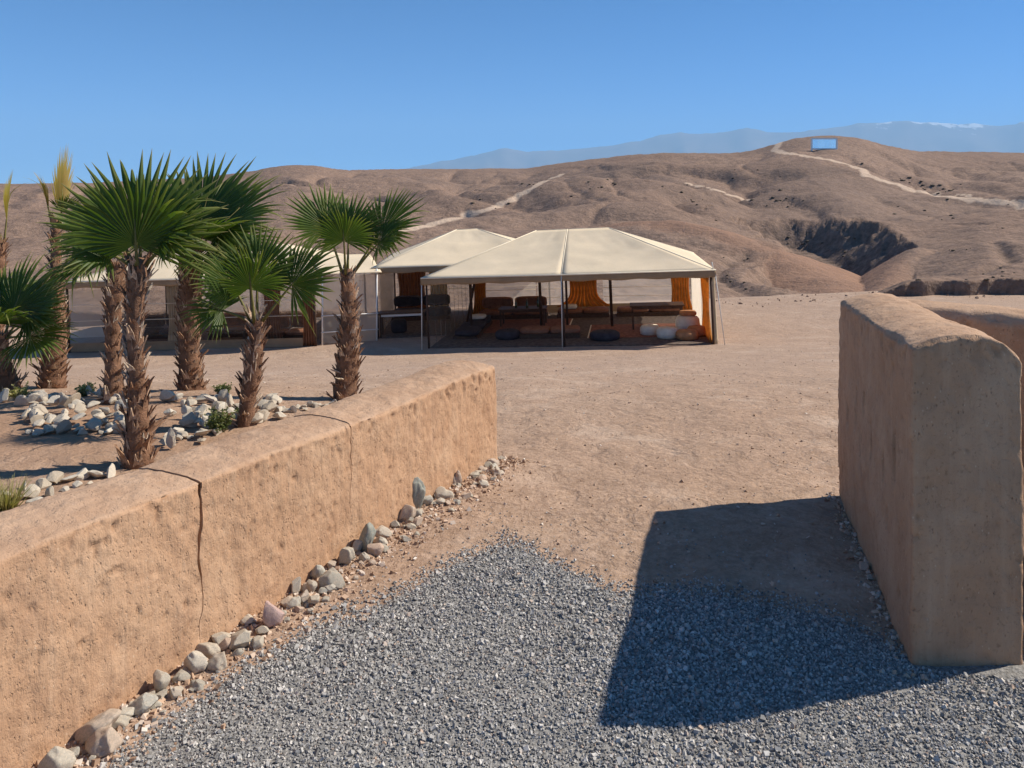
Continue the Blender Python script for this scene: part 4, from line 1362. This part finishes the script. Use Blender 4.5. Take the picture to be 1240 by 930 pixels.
# left tent
T3 = Tent('long cream canvas tent behind the palms with net panels and russet curtains', (-12.9, 22.1), (-5.55, 21.6), 5.5, 2.05, 2.80, 2.6, 5.6, front_split=False)
W3 = T3.W
for x in (.02, 1.9, 3.7, 5.5, W3 - .02):
    T3.post(x, .0, r=.035)
for x in (.02, W3 / 2, W3 - .02):
    T3.post(x, 5.48, r=.035)
for k, (a, b, m_) in enumerate(((.08, 1.1, 'net_w'), (1.15, 1.85, 'net'), (1.95, 3.65, 'net'), (3.75, 5.45, 'net'), (5.55, W3 - .4, 'net'))):
    T3.sheet(a, .02, b, .02, .42, 1.80, m_, 'wall_panel', k * 2.3, (.9, 1.35))
T3.sheet(.05, 5.45, W3 - .05, 5.45, .3, 1.85, 'window', 'window_sheet', 4.4, (.8, 1.3))
T3.sheet(.05, .01, W3 - .4, .01, .01, .26, 'canvas_dark', 'wall_skirt', 5.)
curtain(T3.root, 'curtain', W3 - .42, .06, W3 - .03, .06, 1.86, MAT['curtain_r'], 1.1, .85, 5, seed=1)
curtain(T3.root, 'curtain', W3 - 1.75, .6, W3 - 1.2, .6, 1.86, MAT['curtain_r'], 1.2, .7, 6, seed=2)
curtain(T3.root, 'curtain', 2.95, .08, 3.35, .08, 1.86, MAT['curtain_c'], 1.2, .7, 5, seed=3)
curtain(T3.root, 'curtain', .9, .4, 1.3, .4, 1.86, MAT['curtain_r'], 1.2, .7, 5, seed=4)

# back tent
T2 = Tent('cream canvas tent standing half hidden behind the large open tent', (-4.0, 22.6), (1.7, 22.9), 5.2, 2.12, 3.05, 2.4, 3.1, front_split=False)
W2 = T2.W
for x in (.02, 2.8, W2 - .02):
    T2.post(x, .0); T2.post(x, 5.18)
T2.sheet(.1, 5.15, W2 - .1, 5.15, .3, 1.9, 'net', 'window_sheet', 4.4, (.8, 1.3))
curtain(T2.root, 'curtain', .12, 4.9, 1.2, 4.9, 1.95, MAT['curtain_r'], 1.1, .85, 9, seed=1)
curtain(T2.root, 'curtain', 1.3, 4.6, 2.0, 4.6, 1.95, MAT['curtain_c'], 1.1, .85, 6, seed=2)
curtain(T2.root, 'side_net', .04, .6, .04, 4.6, 1.9, MAT['net'], folds=18, seed=3)

# white sheer screen with rails linking the two tents on the left
p0 = Vector((-5.45, 21.75)); p1 = Vector((-3.95, 22.3))
zs_ = float(G(p0.x, p0.y))
sc_root = empty('sheer_screen', (p0.x, p0.y, zs_), (0, 0, math.atan2(p1.y - p0.y, p1.x - p0.x)), label='white sheer screen with canvas top linking the left tent and the back tent', cat='screen')
Ls = (p1 - p0).length
for x in (.02, Ls * .52, Ls - .02):
    MB().tube([(x, 0, -.05), (x, 0, 2.15)], .025, 8).build('post', MAT['pole_white'], sc_root)
for k, (a, b) in enumerate(((.05, Ls * .5), (Ls * .54, Ls - .05))):
    link('sheer_panel', patch_mesh((a, .0, .05), (b, 0, .05), (b, 0, 1.98), (a, 0, 1.98), 24, 14, .03, .02, k * 3.0), sc_root, MAT['net_w'])
for z in (.38, .85, 2.02):
    MB().tube([(-.02, -.03, z), (Ls + .02, -.03, z)], .016, 6).build('rail', MAT['pole_white'], sc_root)
solid(link('canvas_top', patch_mesh((-.1, -.15, 2.06), (Ls + .1, -.15, 2.06), (Ls + .1, 1.9, 2.45), (-.1, 1.9, 2.45), 18, 12, .04, .02, 1.0), sc_root, MAT['canvas']), .012)

# ------------------------------------------------------------------ tent furniture
def cushion(name, sx, sy, sz, mat, puff=.35):
    """pillow-like rounded box"""
    nu = 9
    V, F = box_lattice(2, 2, 2, .25)
    bot = V.copy()
    V = V - 1
    n4 = 4.5
    ln = (np.abs(V) ** n4).sum(1) ** (1 / n4)
    V = V / ln[:, None]
    V[:, 2] *= (1 - puff * (np.maximum(np.abs(V[:, 0]), np.abs(V[:, 1])) ** 3) * .5)
    V *= np.array([sx, sy, sz]) / 2
    V[:, 2] -= V[:, 2].min()
    # closed bottom comes from the seat it lies on; add a fan
    o = link(name, mesh_np(name, V, F), None, mat)
    return o

def low_table(name, T, x, y, w, d, h, label, group=None, rz=0.0):
    r = empty(name, label=label, cat='table', group=group)
    put(r, T, x, y, .0, rz)
    MB().box((0, 0, h - .02), (w, d, .04)).build('table_top', MAT['wood'], r, .006)
    for sx in (-1, 1):
        for sy in (-1, 1):
            MB().box((sx * (w / 2 - .07), sy * (d / 2 - .07), (h - .03) / 2), (.05, .05, h - .03)).build('leg', MAT['wood'], r)
    MB().box((0, -d / 2 + .06, h - .075), (w - .18, .025, .07)).build('apron', MAT['wood'], r)
    return r

def banquette(T, x, y, w, label, mat='sofa', rz=0.0, cat='bench', h=.30, back=True):
    r = empty('low_sofa', label=label, cat=cat)
    put(r, T, x, y, 0, rz)
    MB().box((0, 0, .07), (w, .70, .14)).build('base', MAT['wood'], r)
    nb = max(1, round(w / 1.0))
    for i in range(nb):
        c = cushion('seat_cushion', w / nb * .99, .70, h - .12, MAT[mat])
        c.parent = r; c.location = (-w / 2 + w / nb * (i + .5), 0, .135)
        if back:
            b = cushion('back_cushion', w / nb * .95, .40, .16, MAT[mat])
            b.parent = r; b.location = (-w / 2 + w / nb * (i + .5), .26, h + .20); b.rotation_euler = (R(-72), 0, 0); b.location = (-w / 2 + w / nb * (i + .5), .20, h + .17)
    return r

def pouf(T, x, y, rad, h, mat, label, group=None):
    o = MB().lathe([(rad * .75, 0), (rad * .96, h * .15), (rad, h * .45), (rad * .97, h * .75), (rad * .8, h * .95), (rad * .35, h * .99), (.01, h)], n=22).build('pouf', MAT[mat])
    MB().lathe([(.03, h - .004), (.03, h + .012), (.02, h + .016)], n=10).build('button', MAT[mat], o)
    MB().lathe([(rad * 1.0, h * .44), (rad * 1.015, h * .47), (rad * 1.0, h * .5)], n=22).build('piping', MAT[mat], o)
    tag(o, label, 'pouf', group)
    return put(o, T, x, y, 0)

def bottle(T, x, y, z, label, h=.30, mat='glass', group=None):
    o = MB().lathe([(.035, 0), (.038, .02), (.038, h * .55), (.015, h * .72), (.014, h * .95), (.017, h)], n=12).build('bottle', MAT[mat])
    MB().lathe([(.018, h * .93), (.018, h * 1.02), (.01, h * 1.03)], n=10).build('cap', MAT['cush_o'], o)
    tag(o, label, 'bottle', group)
    return put(o, T, x, y, z)

def rug(T, x, y, w, d, mat, label, z=.006):
    o = MB().box((0, 0, 0), (w, d, .012)).build('rug', MAT[mat])
    for s_ in (-1, 1):
        MB().box((s_ * (w / 2 + .02), 0, 0), (.04, d, .006)).build('fringe', MAT['seam'], o)
    tag(o, label, 'rug')
    return put(o, T, x, y, z + .012)

def raise_floor(T, label):
    r = MB().box((T.W / 2, T.D / 2, -.06), (T.W - .06, T.D - .06, .15)).build('tent_floor', MAT['rug'])
    r.location = T.root.location; r.rotation_euler = T.root.rotation_euler
    tag(r, label, 'floor mat')
    return r
raise_floor(T1, 'dark floor matting under the large open tent')
raise_floor(T3, 'dark floor matting inside the long tent behind the palms')
raise_floor(T2, 'dark floor matting inside the half hidden back tent')
rug(T1, 5.6, 2.2, 2.6, 2.2, 'rug_red', 'dark red rug on the tent floor near the cream poufs')
rug(T1, 2.3, 3.4, 2.6, 2.4, 'rug_red', 'dark red rug under the table with bottles')
low_table('low_table', T1, 2.15, 3.6, 1.5, .7, .56, 'low dark wooden table set with bottles in the open tent')
for k, (dx, dy) in enumerate(((-.25, .05), (.12, -.1), (.45, .1))):
    bottle(T1, 2.15 + dx, 3.6 + dy, .555, 'dark bottle standing on the low table in the open tent', .26 + .04 * k, 'glass', 'bottles on the low table')
low_table('long_table', T1, 6.25, 2.6, 1.55, .75, .72, 'taller dark wooden table near the cream poufs')
banquette(T1, 1.6, 5.2, 2.3, 'brown low sofa along the back of the open tent behind the bottles')
banquette(T1, 3.95, 5.15, 1.7, 'brown low sofa below the ochre middle curtain', back=False)
banquette(T1, 6.1, 5.2, 2.1, 'brown low sofa at the back behind the taller table', back=False)
banquette(T1, .75, 2.6, 2.6, 'charcoal low sofa beside the net side wall of the open tent', 'sofa_d', R(90), back=False)
banquette(T1, 3.2, 1.5, 1.7, 'brown backless low sofa between the ridge poles', 'sofa', 0, back=False)
pouf(T1, 6.45, 1.0, .30, .30, 'cush_w', 'cream pouf beside the taller dark table', 'cream poufs by the table')
pouf(T1, 6.0, 1.55, .28, .28, 'cush_w', 'cream pouf beside the taller dark table', 'cream poufs by the table')
pouf(T1, 7.05, 1.7, .34, .52, 'cush_w', 'tall cream pouf by the ochre side curtain')
pouf(T1, 6.95, .75, .30, .26, 'cush_o', 'tan leather pouf at the open front of the large tent', 'tan leather poufs')
pouf(T1, 7.25, 1.25, .26, .28, 'cush_o', 'tan leather pouf at the open front of the large tent', 'tan leather poufs')
pouf(T1, 4.75, .95, .42, .24, 'sofa_d', 'wide charcoal pouf at the front beside the middle post')
pouf(T1, 2.0, 1.3, .36, .26, 'sofa_d', 'charcoal pouf standing between the leaning pole and middle post')
c = cushion('cushion', .48, .48, .14, MAT['cush_w']); tag(c, 'cream cushion lying on the brown sofa below the ochre middle curtain', 'cushion'); put(c, T1, 3.5, 5.1, .295)
c = cushion('cushion', .48, .48, .14, MAT['cush_w']); tag(c, 'cream cushion lying on the charcoal sofa by the net wall', 'cushion'); put(c, T1, .75, 3.3, .295)
c = cushion('cushion', .46, .46, .14, MAT['cush_o']); tag(c, 'tan cushion lying on the tall cream pouf', 'cushion'); put(c, T1, 7.05, 1.7, .515)
# left tent
banquette(T3, 6.0, 1.4, 1.6, 'russet low sofa inside the long tent by the corner curtain', back=True)
banquette(T3, 4.3, 2.2, 2.0, 'brown low sofa in the middle of the long tent', back=True)
banquette(T3, 1.6, 2.2, 2.0, 'charcoal low sofa at the far end of the long tent', 'sofa_d', back=True)
low_table('low_table', T3, 4.4, 1.0, 1.2, .6, .42, 'low dark table in front of the sofa in the long tent')
pouf(T3, 5.35, .7, .28, .28, 'cush_w', 'cream pouf beside the low table in the long tent')
# back tent
banquette(T2, 1.1, 3.4, 2.0, 'charcoal high-backed sofa inside the half hidden back tent', 'sofa_d', h=.42)
tb = low_table('white_table', T2, .72, .35, 1.4, .6, .74, 'narrow white-topped table beside the sheer screen')
tb.children[0].data.materials[0] = MAT['pole_white']
pouf(T2, .55, .95, .25, .42, 'sofa_d', 'small charcoal stool behind the white-topped table')

# ------------------------------------------------------------------ mirror wall on the knoll
mp = on_hill(999, 181)
mz = mp.z
sc = mp.y / FOC
mw, mh = 29 * sc, 12.5 * sc
mr = empty('mirror_wall', (mp.x, mp.y, mz), (0, 0, R(1.5)), label='large white-framed mirror wall standing on the far knoll', cat='sculpture')
for sx in (-1, 1):
    MB().box((sx * (mw / 2 + .15), 0, mh / 2 - .4), (.30, .34, mh + 1.0)).build('frame_post', MAT['pole_white'], mr)
MB().box((0, 0, mh + .02), (mw, .30, .34)).build('frame_rail', MAT['pole_white'], mr)
MB().box((0, 0, .02), (mw, .30, .34)).build('frame_rail', MAT['pole_white'], mr)
for k in range(4):
    pw = mw / 4
    o = MB().box((-mw / 2 + pw * (k + .5), 0, mh / 2), (pw - .03, .06, mh - .14)).build('mirror_panel', MAT['mirror'], mr)
    o.rotation_euler = (R([-.6, .3, -.2, .5][k]), 0, 0)

# ------------------------------------------------------------------ scrub and loose rock on the hills (uncountable specks)
V, F = [], []
def speck(p, sx, sz, r):
    b = sum(len(v) for v in V)
    vv = ICO1[0] * np.array([sx, sx, sz]) * (1 + .35 * rng.uniform(-1, 1, (len(ICO1[0]), 1))) + np.array([p.x, p.y, p.z + sz * .3])
    V.append(vv); F.append(ICO1[1] + b)
ICO1 = ico(1)
for px, py, spread, n_ in ((1095, 218, 8, 7), (1145, 230, 10, 8), (1120, 228, 6, 5), (1220, 330, 12, 7), (945, 245, 12, 8), (1170, 305, 10, 4), (735, 225, 10, 5), (845, 245, 10, 5), (500, 207, 6, 4), (1000, 300, 30, 10), (880, 335, 15, 4), (905, 350, 14, 4), (890, 318, 12, 3), (640, 225, 8, 5), (900, 220, 60, 12), (1150, 270, 70, 14), (600, 235, 60, 10), (1180, 345, 40, 8)):
    for _ in range(n_):
        p = on_hill(px + random.gauss(0, spread), py + random.gauss(0, spread * .3))
        if p.y > 190: continue
        k = random.uniform(.3, 1.2) * p.y / 260
        speck(p, k * .55, k * .32, 0)
me = mesh_np('scrub', np.concatenate(V), np.concatenate(F))
o = link('scrub', me, None, MAT['scrub'])
tag(o, 'dark specks of low scrub scattered over the bare hillsides', 'scrub', kind='stuff')
# broken rock along the yard's far edge
n = 380
uu = rng.uniform(860, 1300, n); yy = rng.uniform(26.4, 29.2, n)
xs = (uu - CX) / FOC * yy
pebbles('edge_rubble', xs, yy, .012 + .06 * rng.uniform(size=n) ** 7, .6, MAT['rubble'], .2, 'broken rubble strewn along the far edge of the yard', 'rubble', zfun=G)

# ------------------------------------------------------------------ haze: one closed box of even air
hb = MB()
hb.box((0, 4600, 850), (28000, 29400, 2000))
hz = hb.build('haze', None)
hz.data.materials.clear()
m, nt, out = M_new('air')
pv = nt.nodes.new('ShaderNodeVolumePrincipled')
pv.inputs['Color'].default_value = (.36, .67, 1.0, 1)
pv.inputs['Density'].default_value = 9.0e-5
pv.inputs['Anisotropy'].default_value = 0.0
nt.links.new(pv.outputs[0], out.inputs['Volume'])
hz.data.materials.append(m)
tag(hz, 'pale blue air haze over the desert', 'haze', kind='stuff')
